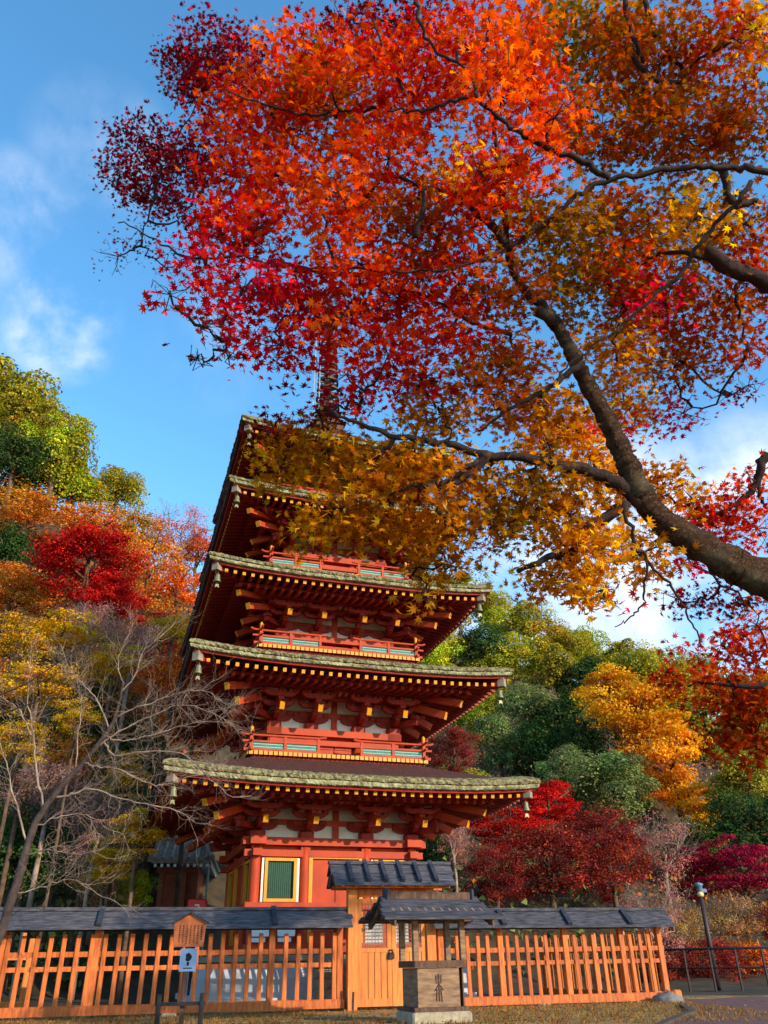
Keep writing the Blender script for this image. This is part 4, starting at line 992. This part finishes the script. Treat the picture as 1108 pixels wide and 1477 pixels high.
me.materials.append(mat('ground_earth', lin(166, 128, 74), .95, .3, 1.4, col2=lin(98, 82, 46), bump=.4)); me.materials.append(mat('forest_floor', lin(74, 58, 36), .95, .3, 1.2, col2=lin(40, 36, 24), bump=.5))
fz = GZ.ravel(); fy_ = GY.ravel(); mi = []
for p in me.polygons:
    vi = p.vertices; zz = max(fz[i] for i in vi); yy = min(fy_[i] for i in vi); mi.append(1 if zz > .12 or yy > 23 else 0)
me.polygons.foreach_set('material_index', mi)
go = bpy.data.objects.new('ground', me); COL.objects.link(go); go['kind'] = 'structure'
# undergrowth on the slopes
g = np.random.default_rng(91); N = 150000
X = np.concatenate([g.uniform(-60, -9, N//2), g.uniform(-4, 90, N//2)]); Y = np.concatenate([g.uniform(24, 75, N//2), g.uniform(31, 130, N//2)])
Z = np.concatenate([hgt(X[i:i+4000], Y[i:i+4000]) for i in range(0, N, 4000)])
k = (Z > .25); X, Y, Z = X[k], Y[k], Z[k]; N = len(X)
cols = PAL['TB']+PAL['OB']+PAL['DG']+PAL['DG']+PAL['EV']+PAL['DR']
ln = np.sin(X*.35)+np.cos(Y*.31+X*.2)
col = np.where((ln > .2)[:, None], tint(g, N, PAL['DG']+PAL['GG']), tint(g, N, PAL['TB']+PAL['OB']+PAL['DR']))
o = leaves_mesh('undergrowth', np.stack([X, Y, Z+g.exponential(.5, N)], 1), g.normal(size=(N, 3))+[0, 0, .6], g.uniform(.10, .34, N), col, FLAKE, HILL, g); o['kind'] = 'stuff'
# short dry grass on the verge
N = 15000; X = g.uniform(-9.5, 6.5, N); Y = g.uniform(14.2, 21.5, N); k = Y < 19.75+.249*X+.3; X, Y = X[k], Y[k]; N = len(X)
k = ~((np.abs(X) < 1.5) & (Y > 15.6) & (g.random(N) < .8)); X, Y = X[k], Y[k]; N = len(X)
nr_ = g.normal(size=(N, 3)); nr_[:, 2] *= .15
BLADE = (np.array([(-.12, 0, 0), (.12, 0, 0), (.0, 1., .2), (0, 1, .2)]), np.array([(0, 1, 2)]))
pos = np.stack([X, Y, np.zeros(N)], 1)
def blades(name, pos, g, h, cols):
    N = len(pos); a = g.uniform(0, 6.28, N); t = np.stack([np.cos(a), np.sin(a), np.zeros(N)], 1); hh = g.uniform(.5, 1.3, N)[:, None]*h; lean = g.normal(0, .45, (N, 2))
    up = np.stack([lean[:, 0], lean[:, 1], np.ones(N)], 1)
    P = np.stack([pos-t*.012, pos+t*.012, pos+up*hh], 1); me = bpy.data.meshes.new(name); me.from_pydata(P.reshape(-1, 3).tolist(), [], [(3*i, 3*i+1, 3*i+2) for i in range(N)])
    at_ = me.color_attributes.new('col', 'FLOAT_COLOR', 'POINT'); cc = np.ones((N, 3, 4), np.float32); cc[:, :, :3] = tint(g, N, cols)[:, None, :]; at_.data.foreach_set('color', cc.ravel())
    me.materials.append(HILL); o = bpy.data.objects.new(name, me); COL.objects.link(o); o['kind'] = 'stuff'; return o
blades('dry_grass', pos, g, .05, [lin(160, 122, 70), lin(132, 108, 56), lin(150, 104, 60)])
# fallen leaves
N = 2600; X = g.uniform(-9.5, 8, N); Y = g.uniform(14.2, 24, N); k = (X < 4) | (g.random(N) < .25); X, Y = X[k], Y[k]; N = len(X)
o = leaves_mesh('fallen_leaves', np.stack([X, Y, np.full(N, .03)], 1), g.normal(0, .25, (N, 3))+[0, 0, 1], g.uniform(.035, .055, N), tint(g, N, PAL['OR']+PAL['GD']+PAL['DR']), MAPLE, LEAF, g); o['kind'] = 'stuff'
# road on the right with a pale edge line and a low stone kerb along the verge
def sheet(name, poly, z, m, kind='structure'):
    o = MB().add([(x, y, z) for x, y in poly], [tuple(range(len(poly)))]).build(name, m, None, fix=False); o['kind'] = kind; return o
def gz(x, y):
    d = ray(x, y); return CAM[:2]+d[:2]*(-CAMH/d[2])
farA, farB = np.array(a[:2])-np.array([0, .35]), np.array(b_[:2])-np.array([0, .35])
vp = [gz(952, 1482), gz(987, 1466), gz(1000, 1462), gz(985, 1452), gz(972, 1444)]
poly = [(1.0, 4), (2.6, 10.5)]+[tuple(p) for p in vp]+[(7.3, 24.5), tuple(farA), tuple(farB), (26, 21), (30, 4)]
sheet('road', poly, .004, mat('road_asphalt', lin(116, 76, 66), .85, .2, 3.5, col2=lin(88, 60, 56), bump=.25))
ln_ = [farA+[0, -.30], farB+[0, -.30], farB+[0, -.14], farA+[0, -.14]]
sheet('road_line', [tuple(p) for p in ln_], .009, mat('road_paint', lin(214, 208, 200), .7, .15, 4.))
kb = MB(); kp = [(1.0, 4), (2.6, 10.5)]+[tuple(p) for p in vp[:4]]
for i in range(len(kp)-1): kb.beam((*kp[i], .01), (*kp[i+1], .01), .12, .07)
ko = kb.build('kerb', mat('dark_kerb', lin(86, 70, 58), .95, .3, 9.)); ko['kind'] = 'structure'

# ================================================================== PALE BARE TREE, LEFT FOREGROUND
def limb(mb, pts, Y, r0_, r1, n=8, jit=0., g=None, D=False, st=6):
    P = [np.array(at_depth(x, y, Y[i] if np.ndim(Y) else Y) if D else at(x, y, Y[i] if np.ndim(Y) else Y)) for i, (x, y) in enumerate(pts)]
    # Catmull-Rom resampling
    Q = [2*P[0]-P[1]]+P+[2*P[-1]-P[-2]]; out = []
    for i in range(1, len(Q)-2):
        for t in np.linspace(0, 1, st)[:-1]:
            a, b, c, d = Q[i-1], Q[i], Q[i+1], Q[i+2]
            out.append(.5*((2*b)+(-a+c)*t+(2*a-5*b+4*c-d)*t*t+(-a+3*b-3*c+d)*t**3))
    out.append(P[-1]); k = len(out)
    if g is not None and jit: out = [p+g.normal(0, jit, 3) for p in out]
    rad = np.interp(np.linspace(0, 1, k), np.linspace(0, 1, len(r0_)), r0_) if np.ndim(r0_) else r0_+(r1-r0_)*np.linspace(0, 1, k)
    if g is not None: rad = rad*(1+g.normal(0, .05, k))
    mb.tube(out, list(rad), n); return out, rad
g = np.random.default_rng(12)
bt = thing('bare_tree', 'pale leafless tree with dark leaning trunk in front of the left fence', 'tree', at(-42, 1462, 16.4)*np.array([1, 1, 0]))
loc = np.array(bt.location)
tm = MB(); bm_ = MB(); tw = MB()
tp, _ = limb(tm, [(-48, 1475), (-22, 1405), (8, 1325), (34, 1240), (50, 1190), (80, 1145), (123, 1096), (158, 1052), (170, 1020), (178, 985)], 16.4, .105, .024, 10, .006, g)
LB_ = [([(80, 1150), (104, 1146), (132, 1138), (184, 1155), (246, 1167), (276, 1182)], .034), ([(123, 1100), (140, 1106), (169, 1110), (215, 1130), (238, 1131), (268, 1122)], .03), ([(147, 1068), (165, 1090), (200, 1084), (261, 1087), (292, 1112), (326, 1146)], .03),
       ([(152, 1060), (172, 1068), (215, 1062), (262, 1046), (300, 1040)], .026), ([(166, 1034), (200, 1020), (245, 1004), (290, 996), (318, 1010)], .026), ([(176, 1000), (196, 972), (206, 940), (232, 918)], .02), ([(178, 986), (170, 955), (180, 925)], .018), ([(158, 1050), (140, 1010), (118, 985), (98, 962)], .024),
       ([(62, 1170), (52, 1110), (48, 1060), (40, 1007), (44, 960)], .035), ([(46, 1060), (24, 1020), (0, 1004), (-30, 985)], .022), ([(48, 1195), (80, 1180), (118, 1174), (150, 1190)], .02), ([(36, 1235), (70, 1225), (110, 1232), (150, 1225)], .02), ([(110, 1108), (112, 1060), (118, 1018), (112, 985)], .022), ([(20, 1290), (60, 1280), (100, 1268), (140, 1290)], .018), ([(40, 1215), (20, 1150), (10, 1100), (-10, 1050)], .03), ([(140, 1078), (180, 1050), (225, 1030), (262, 1016), (310, 1030), (330, 1042)], .022)]
for pts, r in LB_:
    ys = 16.4+np.linspace(0, g.uniform(-.7, .5), len(pts))
    o, rr = limb(bm_, pts, ys, r*.72, r*.2, 6, .012, g)
    for i in range(3, len(o)-1, 1):
        d = o[i+1]-o[i-1]; d /= np.linalg.norm(d)
        for q in range(1 + (i % 2)):
            dd = d*.9+g.normal(0, .55, 3)+np.array([0, 0, .18]); branch_fork(tw, o[i], dd, g.uniform(.28, .62), .0042, 2, g, .5, .06, 4, (2, 3), .24)
    dd = o[-1]-o[-3]; branch_fork(tw, o[-1], dd, .5, .008, 3, g, .45, .08, 4, (2, 4), .16)
for m_ in (tm, bm_, tw): m_.v = [tuple(np.array(p)-loc) for p in m_.v]
tm.build('trunk', mat('shaded_tree_bark', lin(78, 62, 56), .9, .35, 7., col2=lin(44, 36, 36), bump=.7), bt, True); bm_.build('branch', PALETWIG, bt, True); tw.build('twig', PALETWIG, bt, fix=False)  # the trunk's shade is put into its dark bark colour
# a few dark twigs of a nearer sapling crossing the left edge
sp_ = thing('bare_sapling', 'thin dark leafless sapling whose long twigs cross the left edge', 'tree', (-6.4, 10.6, 0)); q = MB(); loc = np.array(sp_.location)
q.tube([(-6.4, 10.6, 0), (-6.3, 10.6, 1.4), (-6.15, 10.6, 2.9)], [.05, .04, .025], 7)
for pts in ([(-70, 1060), (-20, 1012), (40, 985), (100, 945), (168, 905)], [(-70, 1075), (0, 1030), (60, 1010), (110, 1000)], [(-60, 1040), (10, 950), (60, 890)]):
    P = [at(x, y, 10.6) for x, y in pts]; q.tube([(-6.15, 10.6, 2.9)]+P, list(np.linspace(.018, .004, len(P)+1)), 5)
    for p in P[1:]: branch_fork(q, p, (.8, 0, .7), .4, .004, 1, g, .4)
q.v = [tuple(np.array(p)-loc) for p in q.v]; q.build('trunk', BRANCH, sp_, True)

# ================================================================== THE GREAT MAPLE
g = np.random.default_rng(33)
base = np.array([4.05, 5.9, 0.]); mt = thing('maple_tree', 'great maple with crimson, orange and golden leaves leaning in from the right', 'tree', base)
tk = MB(); br = MB(); nodes = []
P5 = lambda pts, D: [np.array(at_depth(x, y, D[i] if np.ndim(D) else D)) for i, (x, y) in enumerate(pts)]
def mlimb(pts, D, r0_, r1, mb=None, n=9, j=.008):
    tgt = br if mb is None else mb; k0 = len(tgt.v)
    o, rr = limb(tgt, pts, D, r0_, r1, n, j, g, True, 6 if mb is None else 15)
    if mb is not None:
        from mathutils import noise
        for i in range(len(o)):
            for q in range(n):
                p = np.array(tgt.v[k0+i*n+q]); d = p-o[i]; f_ = 1+.16*noise.noise(Vector(p*5))+.12*noise.noise(Vector(p*13)); tgt.v[k0+i*n+q] = tuple(o[i]+d*f_)
    for p in o: nodes.append(p)
    return o
mtrunk = mlimb([(1560, 1330), (1470, 1190), (1340, 1010), (1210, 890), (1108, 838), (1040, 806), (962, 756), (928, 716), (903, 664), (878, 610), (842, 545), (816, 492), (797, 458)], [5.3, 5.25, 5.15, 5.05, 5.0, 5, 5, 5, 5.02, 5.05, 5.1, 5.15, 5.2], [.20, .185, .165, .140, .122, .104, .088, .076, .066, .058, .051, .045, .040], 0, tk, 22, .002)
tk.tube([base+[.0, 0, -.15], base+[-.02, 0, .15], at_depth(1560, 1330, 5.3)+np.array([.0, 0, 0])], [.32, .24, .20], 14)
stub = P5([(803, 470), (790, 455), (774, 448)], 5.18); tk.tube(stub, [.046, .042, .038], 10)
BR = [([(942, 742), (900, 702), (862, 684), (815, 672), (760, 660), (700, 656), (640, 640), (575, 630), (520, 612), (480, 596)], 5.0, .048, .009), ([(705, 656), (672, 686), (640, 698), (600, 700), (566, 712)], 4.9, .034, .008), ([(690, 664), (655, 690), (630, 735)], 4.85, .016, .005),
      ([(570, 632), (545, 662), (516, 690), (470, 690)], 5.0, .018, .005), ([(530, 672), (510, 705), (492, 735)], 5.0, .011, .004), ([(906, 728), (872, 745), (846, 764), (830, 790), (820, 806)], 4.95, .038, .024), ([(800, 800), (775, 812), (748, 824)], 4.8, .022, .014), ([(832, 790), (815, 800), (795, 804)], 4.9, .025, .018),
      ([(797, 458), (760, 420), (742, 395), (731, 350), (728, 290), (722, 230), (712, 170)], 5.25, .032, .014), ([(735, 355), (700, 316), (652, 280)], 5.2, .03, .024), ([(1250, 320), (1108, 250), (1060, 243), (1000, 240), (940, 248), (880, 258), (832, 285), (790, 316), (735, 355), (690, 376), (640, 388), (560, 392), (480, 384)], 5.1, .025, .006), ([(880, 256), (840, 232), (790, 214), (750, 192), (718, 168), (690, 142), (684, 110), (700, 60), (705, 10)], 5.0, .022, .008),
      ([(684, 138), (640, 150), (600, 160), (560, 158)], 5.0, .014, .006), ([(1250, 480), (1150, 425), (1108, 408), (1060, 388), (1020, 362)], 5.6, .07, .05), ([(1018, 372), (990, 365), (950, 365)], 5.6, .02, .012), ([(1085, 262), (1050, 305), (1010, 352), (985, 390), (950, 425), (905, 462), (870, 490), (830, 520), (800, 548)], 4.9, .016, .005), ([(1040, 238), (1060, 290), (1095, 290)], 5.4, .03, .02),
      ([(838, 528), (800, 552), (760, 575), (720, 600), (690, 622)], 5.0, .022, .006), ([(905, 60), (920, 90), (950, 115), (990, 118)], 5.8, .024, .014), ([(900, 0), (915, 60), (930, 90)], 5.8, .02, .014), ([(930, 0), (945, 50), (975, 90), (990, 110)], 6.0, .02, .016),
      ([(1250, 700), (1140, 660), (1100, 664), (1094, 690), (1070, 720), (1030, 745)], 5.5, .05, .012), ([(1095, 690), (1098, 720), (1108, 735)], 5.5, .018, .008), ([(900, 732), (915, 780), (935, 808), (962, 838), (985, 870), (1000, 905), (1012, 930)], 4.6, .012, .004), ([(932, 806), (930, 850), (922, 880), (905, 895), (890, 905)], 4.6, .008, .003),
      ([(735, 480), (690, 470), (640, 440), (590, 420), (520, 410)], 5.3, .016, .005), ([(560, 392), (500, 395), (440, 388), (390, 378), (340, 370), (270, 370), (215, 340), (170, 318)], 5.4, .018, .004), ([(600, 340), (612, 300), (610, 270)], 4.9, .018, .012), ([(480, 384), (430, 390), (380, 380)], 5.3, .016, .008), ([(560, 158), (500, 160), (440, 165), (380, 150), (320, 130)], 5.8, .014, .005), ([(600, 160), (560, 90), (540, 30)], 5.6, .014, .006), ([(600, 0), (610, 45), (640, 80), (685, 105)], 5.3, .013, .008), ([(400, 250), (350, 255), (300, 245), (230, 235)], 6.4, .010, .004), ([(560, 250), (480, 260), (400, 250)], 5.9, .016, .008), ([(735, 300), (650, 280), (560, 250)], 5.4, .02, .012)]
for pts, D, a_, b2_ in BR: mlimb(pts, D, a_, b2_)
# crown pads: (x, y, rx, ry, palette, depth, density, leaf scale)
MP = {'M': [(104, 22, 34), (84, 20, 30), (130, 26, 36), (96, 30, 24)], 'D': [(158, 46, 20), (176, 64, 22), (134, 36, 22), (186, 84, 26)], 'W': [(184, 78, 22), (170, 88, 26), (198, 104, 28), (152, 60, 24)], 'R': [(202, 50, 22), (188, 34, 26), (212, 76, 24), (168, 24, 34)], 'C': [(182, 26, 38), (158, 20, 38), (202, 44, 30)], 'O': [(226, 86, 24), (216, 66, 26), (232, 108, 30), (202, 52, 26)], 'B': [(240, 96, 26), (244, 120, 34), (236, 76, 28)],  # B paints sunlit patches into the leaf colour
      'G': [(184, 112, 24), (166, 96, 22), (152, 100, 26), (194, 126, 30)], 'Y': [(232, 164, 34), (240, 180, 44), (216, 146, 30)], 'P': [(214, 40, 74), (196, 34, 60), (222, 70, 70)], 'L': [(138, 98, 24), (116, 94, 26), (156, 104, 28)]}  # G and L are darkened to paint the shaded lower gold
MP = {k: [lin(*c) for c in v] for k, v in MP.items()}
PADS = [(300,72,66,42,'M',7.6,.8,.8),(268,112,40,36,'M',7.6,.8,.8),(352,104,46,52,'M',7.4,.8,.8),(300,120,50,34,'M',7.5,.8,.8),(205,200,46,32,'M',7.8,.9,.8),(182,250,34,30,'M',7.8,.9,.8),(245,245,56,42,'M',7.6,.9,.8),(212,285,44,24,'M',7.6,.9,.8),(300,225,56,46,'M',7.2,.9,.85),(270,300,44,24,'M',7.2,.6,.85),
 (205,345,48,34,'M',6.6,.09,.55),(170,370,34,30,'M',6.6,.05,.5),(238,385,30,24,'M',6.6,.12,.55),
 (330,150,54,44,'R',6.3,.8,.9),(420,108,76,52,'O',6.0,1,.95),(452,60,40,24,'R',6,.7,.95),(400,180,86,50,'R',5.9,1,.95),(480,150,84,64,'W',5.8,1,1),(470,90,70,40,'O',5.4,.6,1),(345,248,62,52,'R',5.8,.8,.95),(425,262,84,58,'O',5.6,1,1),(322,338,54,40,'C',5.2,.9,1),(290,372,34,32,'C',5.1,.8,1),(370,330,74,46,'R',5.2,1,1),(350,420,84,46,'C',5.0,1,1),(430,440,84,46,'C',5.1,1,1),(330,478,42,30,'C',4.9,.75,1),(405,498,66,32,'C',5,.9,1),(245,425,34,26,'C',4.5,.28,1.1),(290,470,20,34,'C',4.6,.3,1.05),(285,515,14,8,'M',4.8,.5,.8),(330,515,20,8,'M',4.9,.4,.8),
 (515,450,66,50,'R',5.2,.9,1),(520,380,74,56,'O',5.2,1,1),(505,300,74,56,'O',5.3,1,1),(490,275,50,34,'B',4.7,.6,1.05),(470,470,50,34,'B',4.7,.35,1),(560,230,84,64,'O',5.3,1,1),(600,140,86,74,'R',5.5,1,1),(540,84,66,56,'R',5.9,.9,.95),(500,34,54,34,'M',6.6,.7,.85),(572,30,66,42,'M',6.4,.75,.85),(620,60,50,50,'R',5.9,.6,.9),
 (600,330,76,66,'W',5.2,1,1),(582,430,76,56,'R',5.1,1,1),(560,512,76,44,'R',5.0,.8,1),(640,492,76,46,'R',5.0,.75,1),(500,540,54,34,'C',5,.36,1),(462,588,40,34,'M',5.1,.34,.95),(520,582,46,28,'C',5.1,.55,.95),(610,560,50,28,'R',5.0,.65,1),
 (700,60,96,66,'O',5.4,1,1),(720,100,56,60,'B',4.6,.7,1.05),(760,150,84,54,'O',5.2,1,1),(770,60,60,50,'B',4.9,.7,1),(850,60,96,66,'L',6.2,.9,.9),(905,40,70,40,'W',6,.7,.9),(952,92,106,74,'W',5.9,1,.95),(1062,62,76,66,'O',5.6,.9,.95),(1090,40,40,50,'Y',5.2,.5,1),(870,180,96,56,'W',5.7,1,.95),(980,200,106,56,'W',5.6,1,.95),(1072,172,66,56,'W',5.6,.9,.95),(760,232,76,46,'O',5.0,.9,1),(800,170,50,30,'B',4.6,.4,1),(692,250,76,56,'O',5.1,1,1),(690,250,50,40,'Y',4.7,.3,1),(680,330,76,56,'O',5.1,.95,1),(780,330,86,60,'L',5.2,.9,1),(880,330,86,56,'W',5.6,.95,.95),(980,330,86,56,'G',5.7,.9,.95),(1010,310,60,40,'Y',5.2,.4,.95),(1072,322,60,50,'W',5.7,.7,.95),(660,410,60,46,'R',5.1,.9,1),(730,420,76,46,'W',5.1,.9,1),(850,412,80,54,'L',5.4,.9,.95),(950,432,86,56,'W',5.8,.85,.9),(960,440,70,46,'P',5.6,.3,.9),(900,440,50,36,'P',5.4,.4,.9),(600,560,50,30,'P',5.3,.35,.9),(860,620,40,26,'P',5.4,.4,.85),(900,390,60,40,'O',5.5,.7,.95),(1052,432,76,56,'W',5.7,.85,.95),(1080,500,46,40,'O',5.5,.5,.95),(1085,380,40,40,'R',5.9,.7,.9),(980,520,76,46,'W',5.8,.75,.9),(890,502,70,50,'G',5.5,.85,.9),(900,580,66,44,'G',5.7,.75,.85),(985,596,44,30,'P',5.9,.35,.8),(910,620,50,24,'P',5.9,.35,.8),(1080,555,34,22,'M',6.2,.18,.7),(1050,570,24,14,'M',6.2,.15,.7),
 (700,556,76,46,'W',5.1,.6,.95),(740,520,64,46,'W',5.2,.85,.95),(770,590,66,40,'G',5.0,.85,.95),(640,600,70,40,'G',5.0,.8,.95),(832,622,50,34,'Y',5.2,.9,.95),(790,640,56,34,'G',5,.9,.95),(725,600,50,26,'P',5.6,.35,.85),
 (405,672,48,42,'G',5.4,.7,.9),(395,620,44,26,'M',5.5,.45,.9),(440,630,44,36,'W',5.3,.6,.9),(472,652,56,46,'G',5.2,.85,.95),(540,682,76,42,'G',5.0,1,1),(600,660,60,30,'L',5.1,.8,1),(622,692,76,46,'G',4.9,1,1),(702,712,76,46,'G',4.9,1,1),(782,702,66,42,'L',4.9,.95,1),(480,740,52,50,'G',5.0,.85,1),(452,778,34,28,'G',5.0,.8,1),(560,748,66,46,'G',4.9,.95,1),(652,768,66,46,'G',4.8,.95,1),(602,818,44,28,'G',4.8,.55,1),(650,815,40,26,'L',4.8,.45,1),(742,756,66,42,'L',4.8,1.05,1),(822,742,66,40,'G',4.8,1.1,1),(862,790,60,40,'Y',4.7,1.1,1),(800,832,60,34,'G',4.7,1.1,1),(845,852,54,24,'Y',4.7,.9,1),(922,800,50,40,'G',4.8,1.,1),(880,868,20,14,'P',4.8,.4,1),(948,706,50,40,'G',5.3,1.,.95),(850,660,50,36,'Y',5.4,.9,.95),(880,700,50,36,'G',5.4,.9,.95),(1000,722,36,26,'Y',5.3,.6,.95),(1012,748,46,34,'R',5.5,.8,.9),(1052,752,46,50,'R',5.5,.75,.9),(1092,762,36,40,'R',5.4,.7,.9),(1085,700,30,30,'O',5.4,.6,.9),(615,862,24,20,'G',4.8,.6,1),(985,812,40,20,'P',5.6,.3,.85),
 (985,868,46,26,'M',5.9,.25,.8),(1062,862,56,36,'M',5.9,.45,.8),(1040,930,56,36,'R',5.6,.65,.9),(1092,902,36,46,'O',5.6,.7,.9),(1090,960,40,30,'O',5.6,.6,.9)]
PADS2 = [(985,985,42,26,'D',8.6,.9,1.),(1050,985,50,34,'D',8.4,.9,1),(1070,1020,54,40,'D',8.3,.95,1),(1085,1070,44,34,'D',8.4,.9,1),(1030,1060,26,28,'D',8.6,.6,1),(1010,1030,34,20,'D',8.6,.5,1),(960,975,22,14,'M',8.7,.5,.9),(1130,1030,60,60,'D',8.4,.9,1)]
def crown(pads, parent, loc, nodes, twname, dens=1.0, seed=5, LS=.049, extra=()):
    g = np.random.default_rng(seed); pos = []; nrm = []; size = []; col = []; tw = MB(); nodes = np.array(nodes)
    lim_ = nodes; pads = sorted(pads, key=lambda q: ((lim_-at_depth(q[0], q[1], q[5]))**2).sum(1).min())
    for (x, y, rx, ry, pl_, D, dn, ls) in pads:
        D = D*(1+g.normal(0, .015))+.22; k = D/F; c = at_depth(x, y, D); X_, Y_ = rx*k, ry*k
        axes = np.array([RT*X_, UP*Y_, fw*(.30+.25*(X_+Y_)/2)])
        lsz = LS*ls
        # twigs: from the nearest limb to the pad, then fan out; leaves sit along the twig ends
        i0 = ((nodes-c)**2).sum(1).argmin(); st = nodes[i0]; mid = (st+c)/2+g.normal(0, .04, 3)
        dv = c-st; ln0 = np.linalg.norm(dv)
        if ln0 < 1.6:
            ts = np.linspace(0, 1, 8); bow = g.normal(0, .10*ln0, 3); P_ = [st+dv*t+bow*math.sin(math.pi*t)+g.normal(0, .02, 3)*(0 < t < 1) for t in ts]
            tw.tube(P_, list(np.linspace(.0115, .0045, 8)), 5, cap=False); nodes = np.vstack([nodes, P_[2:]])
        nt_ = int(6+10*dn); ends = []
        for q in range(nt_):
            u = g.normal(size=3); u /= np.linalg.norm(u); u *= g.random()**.33
            e_ = c+u@axes; m1 = (c+e_)/2+g.normal(0, .04, 3); m2_ = c*.2+e_*.8+g.normal(0, .03, 3); tw.tube([c, m1, m2_, e_], [.0034, .0026, .002, .0012], 4, cap=False); ends.append(e_)
        n = int(dens*dn*(4.9 if pl_ in 'GLYWP' else 4.0)*math.pi*X_*Y_/(lsz*lsz*.80))
        # clusters: leaf groups spread evenly through the pad, flattened like the tiers of a maple
        nc = max(8, n//9); cu = g.normal(size=(nc, 3)); cu /= np.linalg.norm(cu, axis=1, keepdims=True); cu *= g.random((nc, 1))**.36
        cen = c+cu@axes; i = g.integers(0, nc, n)
        off = g.normal(size=(n, 3))*np.array([.058, .058, .036])*(.75+.5*ls)
        pos.append(cen[i]+off)
        nn = g.normal(size=(n, 3))*.75+np.array([0, 0, .75]); nn[:, 1] -= .25
        nrm.append(nn); size.append(lsz*g.uniform(.72, 1.25, n))
        cc = tint(g, n, MP[pl_], .10, .09); sec = tint(g, n, MP[{'R': 'O', 'O': 'R', 'W': 'L', 'G': 'Y', 'L': 'G', 'Y': 'G', 'C': 'P', 'P': 'R', 'B': 'O', 'M': 'C', 'D': 'W'}[pl_]], .10, .09); mk_ = g.random(n) < .20; cc[mk_] = sec[mk_]; ct = 1+g.normal(0, .10, (nc, 1)); col.append(np.clip(cc*ct[i], .004, .9))
    onodes = np.array([p for p in nodes if ((p-CAM)@RT) > .54*((p-CAM)@fw)]+[loc+[0, 0, 2.2]])
    extra = sorted(extra, key=lambda e: ((onodes-e[0])**2).sum(1).min())
    for P, pl_ in extra:
        n = 750; i0 = ((onodes-P)**2).sum(1).argmin(); u = g.normal(size=(n, 3)); u /= np.linalg.norm(u, axis=1, keepdims=True); u *= g.random((n, 1))**.4
        st = onodes[i0]; ts = np.linspace(0, 1, 7); bow = g.normal(0, .1, 3); P_ = [st+(P-st)*t+bow*math.sin(math.pi*t) for t in ts]
        tw.tube(P_, list(np.linspace(.03, .008, 7)), 5, cap=False); onodes = np.vstack([onodes, P_[2:]])
        pos.append(P+u*np.array([.85, .85, .34])); nn = g.normal(size=(n, 3))*.6+np.array([0, 0, .9]); nrm.append(nn); size.append(g.uniform(.05, .075, n)); col.append(tint(g, n, MP[pl_], .1, .06))
    pos = np.concatenate(pos)-loc; o = leaves_mesh('crown', pos, np.concatenate(nrm), np.concatenate(size), np.concatenate(col), MAPLE, LEAF, g, parent)
    tw.v = [tuple(np.array(p)-loc) for p in tw.v]; tw.build(twname, BRANCH, parent, fix=False); print('leaves', len(pos))
for m_ in (tk, br): m_.v = [tuple(np.array(p)-base) for p in m_.v]
tk.build('trunk', TRUNK, mt, True); br.build('branch', BRANCH, mt, True)
# unseen tiers added to the same crown to shade it: above and behind the viewer, to the right of the frame
g2 = np.random.default_rng(77); SHADE_TIERS = []
def pix(P):
    d = P-CAM; z_ = d@fw; return (554+F*(d@RT)/z_, 738.5-F*(d@UP)/z_, z_)
while len(SHADE_TIERS) < 24:
    P = np.array([g2.uniform(1.2, 9.5), g2.uniform(-3.0, 5.5), g2.uniform(4.6, 8.0)])
    if (P[0]-4.6)**2+(P[1]-2.5)**2 > 22: continue
    X_, Y_, z_ = pix(P)
    if z_ > .3 and -250 < X_ < 1108+300 and -330 < Y_ < 1477+300: continue
    SHADE_TIERS.append((P, g2.choice(list('ROGM'))))
crown(PADS, mt, base, nodes, 'twig', extra=SHADE_TIERS)
# second maple further right: only its hanging red-orange spray is in view
b2 = np.array([7.2, 9.4, 0.]); m2 = thing('maple_tree', 'smaller red-orange maple hanging in at the right edge before the golden tree', 'tree', b2)
q = MB(); lim = [b2, b2+[-.1, -.05, 1.2], b2+[-.35, -.2, 2.6], b2+[-.8, -.4, 3.4], at_depth(1150, 985, 8.4), at_depth(1080, 990, 8.4), at_depth(1010, 985, 8.5)]
q.tube([p-b2 for p in lim], [.14, .12, .10, .07, .05, .03, .012], 10); q.build('trunk', BRANCH, m2, True)
SHADE_TIERS2 = []  # unseen tiers added to this maple, kept only where they shade the left fence
while len(SHADE_TIERS2) < 20:
    P = np.array([g2.uniform(4.2, 11.0), g2.uniform(6.5, 12.0), g2.uniform(4.6, 6.5)]); X_, Y_, z_ = pix(P)
    t_ = (P[2]-.9)/sd.z; hx, hy = P[0]-sd.x*t_, P[1]-sd.y*t_
    if hx > -1.8 or hx < -11 or hy < 15 or (P[0]-7.0)**2+(P[1]-9.4)**2 > 16 or (z_ > .3 and X_ < 1108+130 and Y_ > -150): continue
    SHADE_TIERS2.append((P, g2.choice(list('RO'))))
crown(PADS2, m2, b2, [np.array(p) for p in lim[2:]], 'twig', seed=8, LS=.075, extra=SHADE_TIERS2)
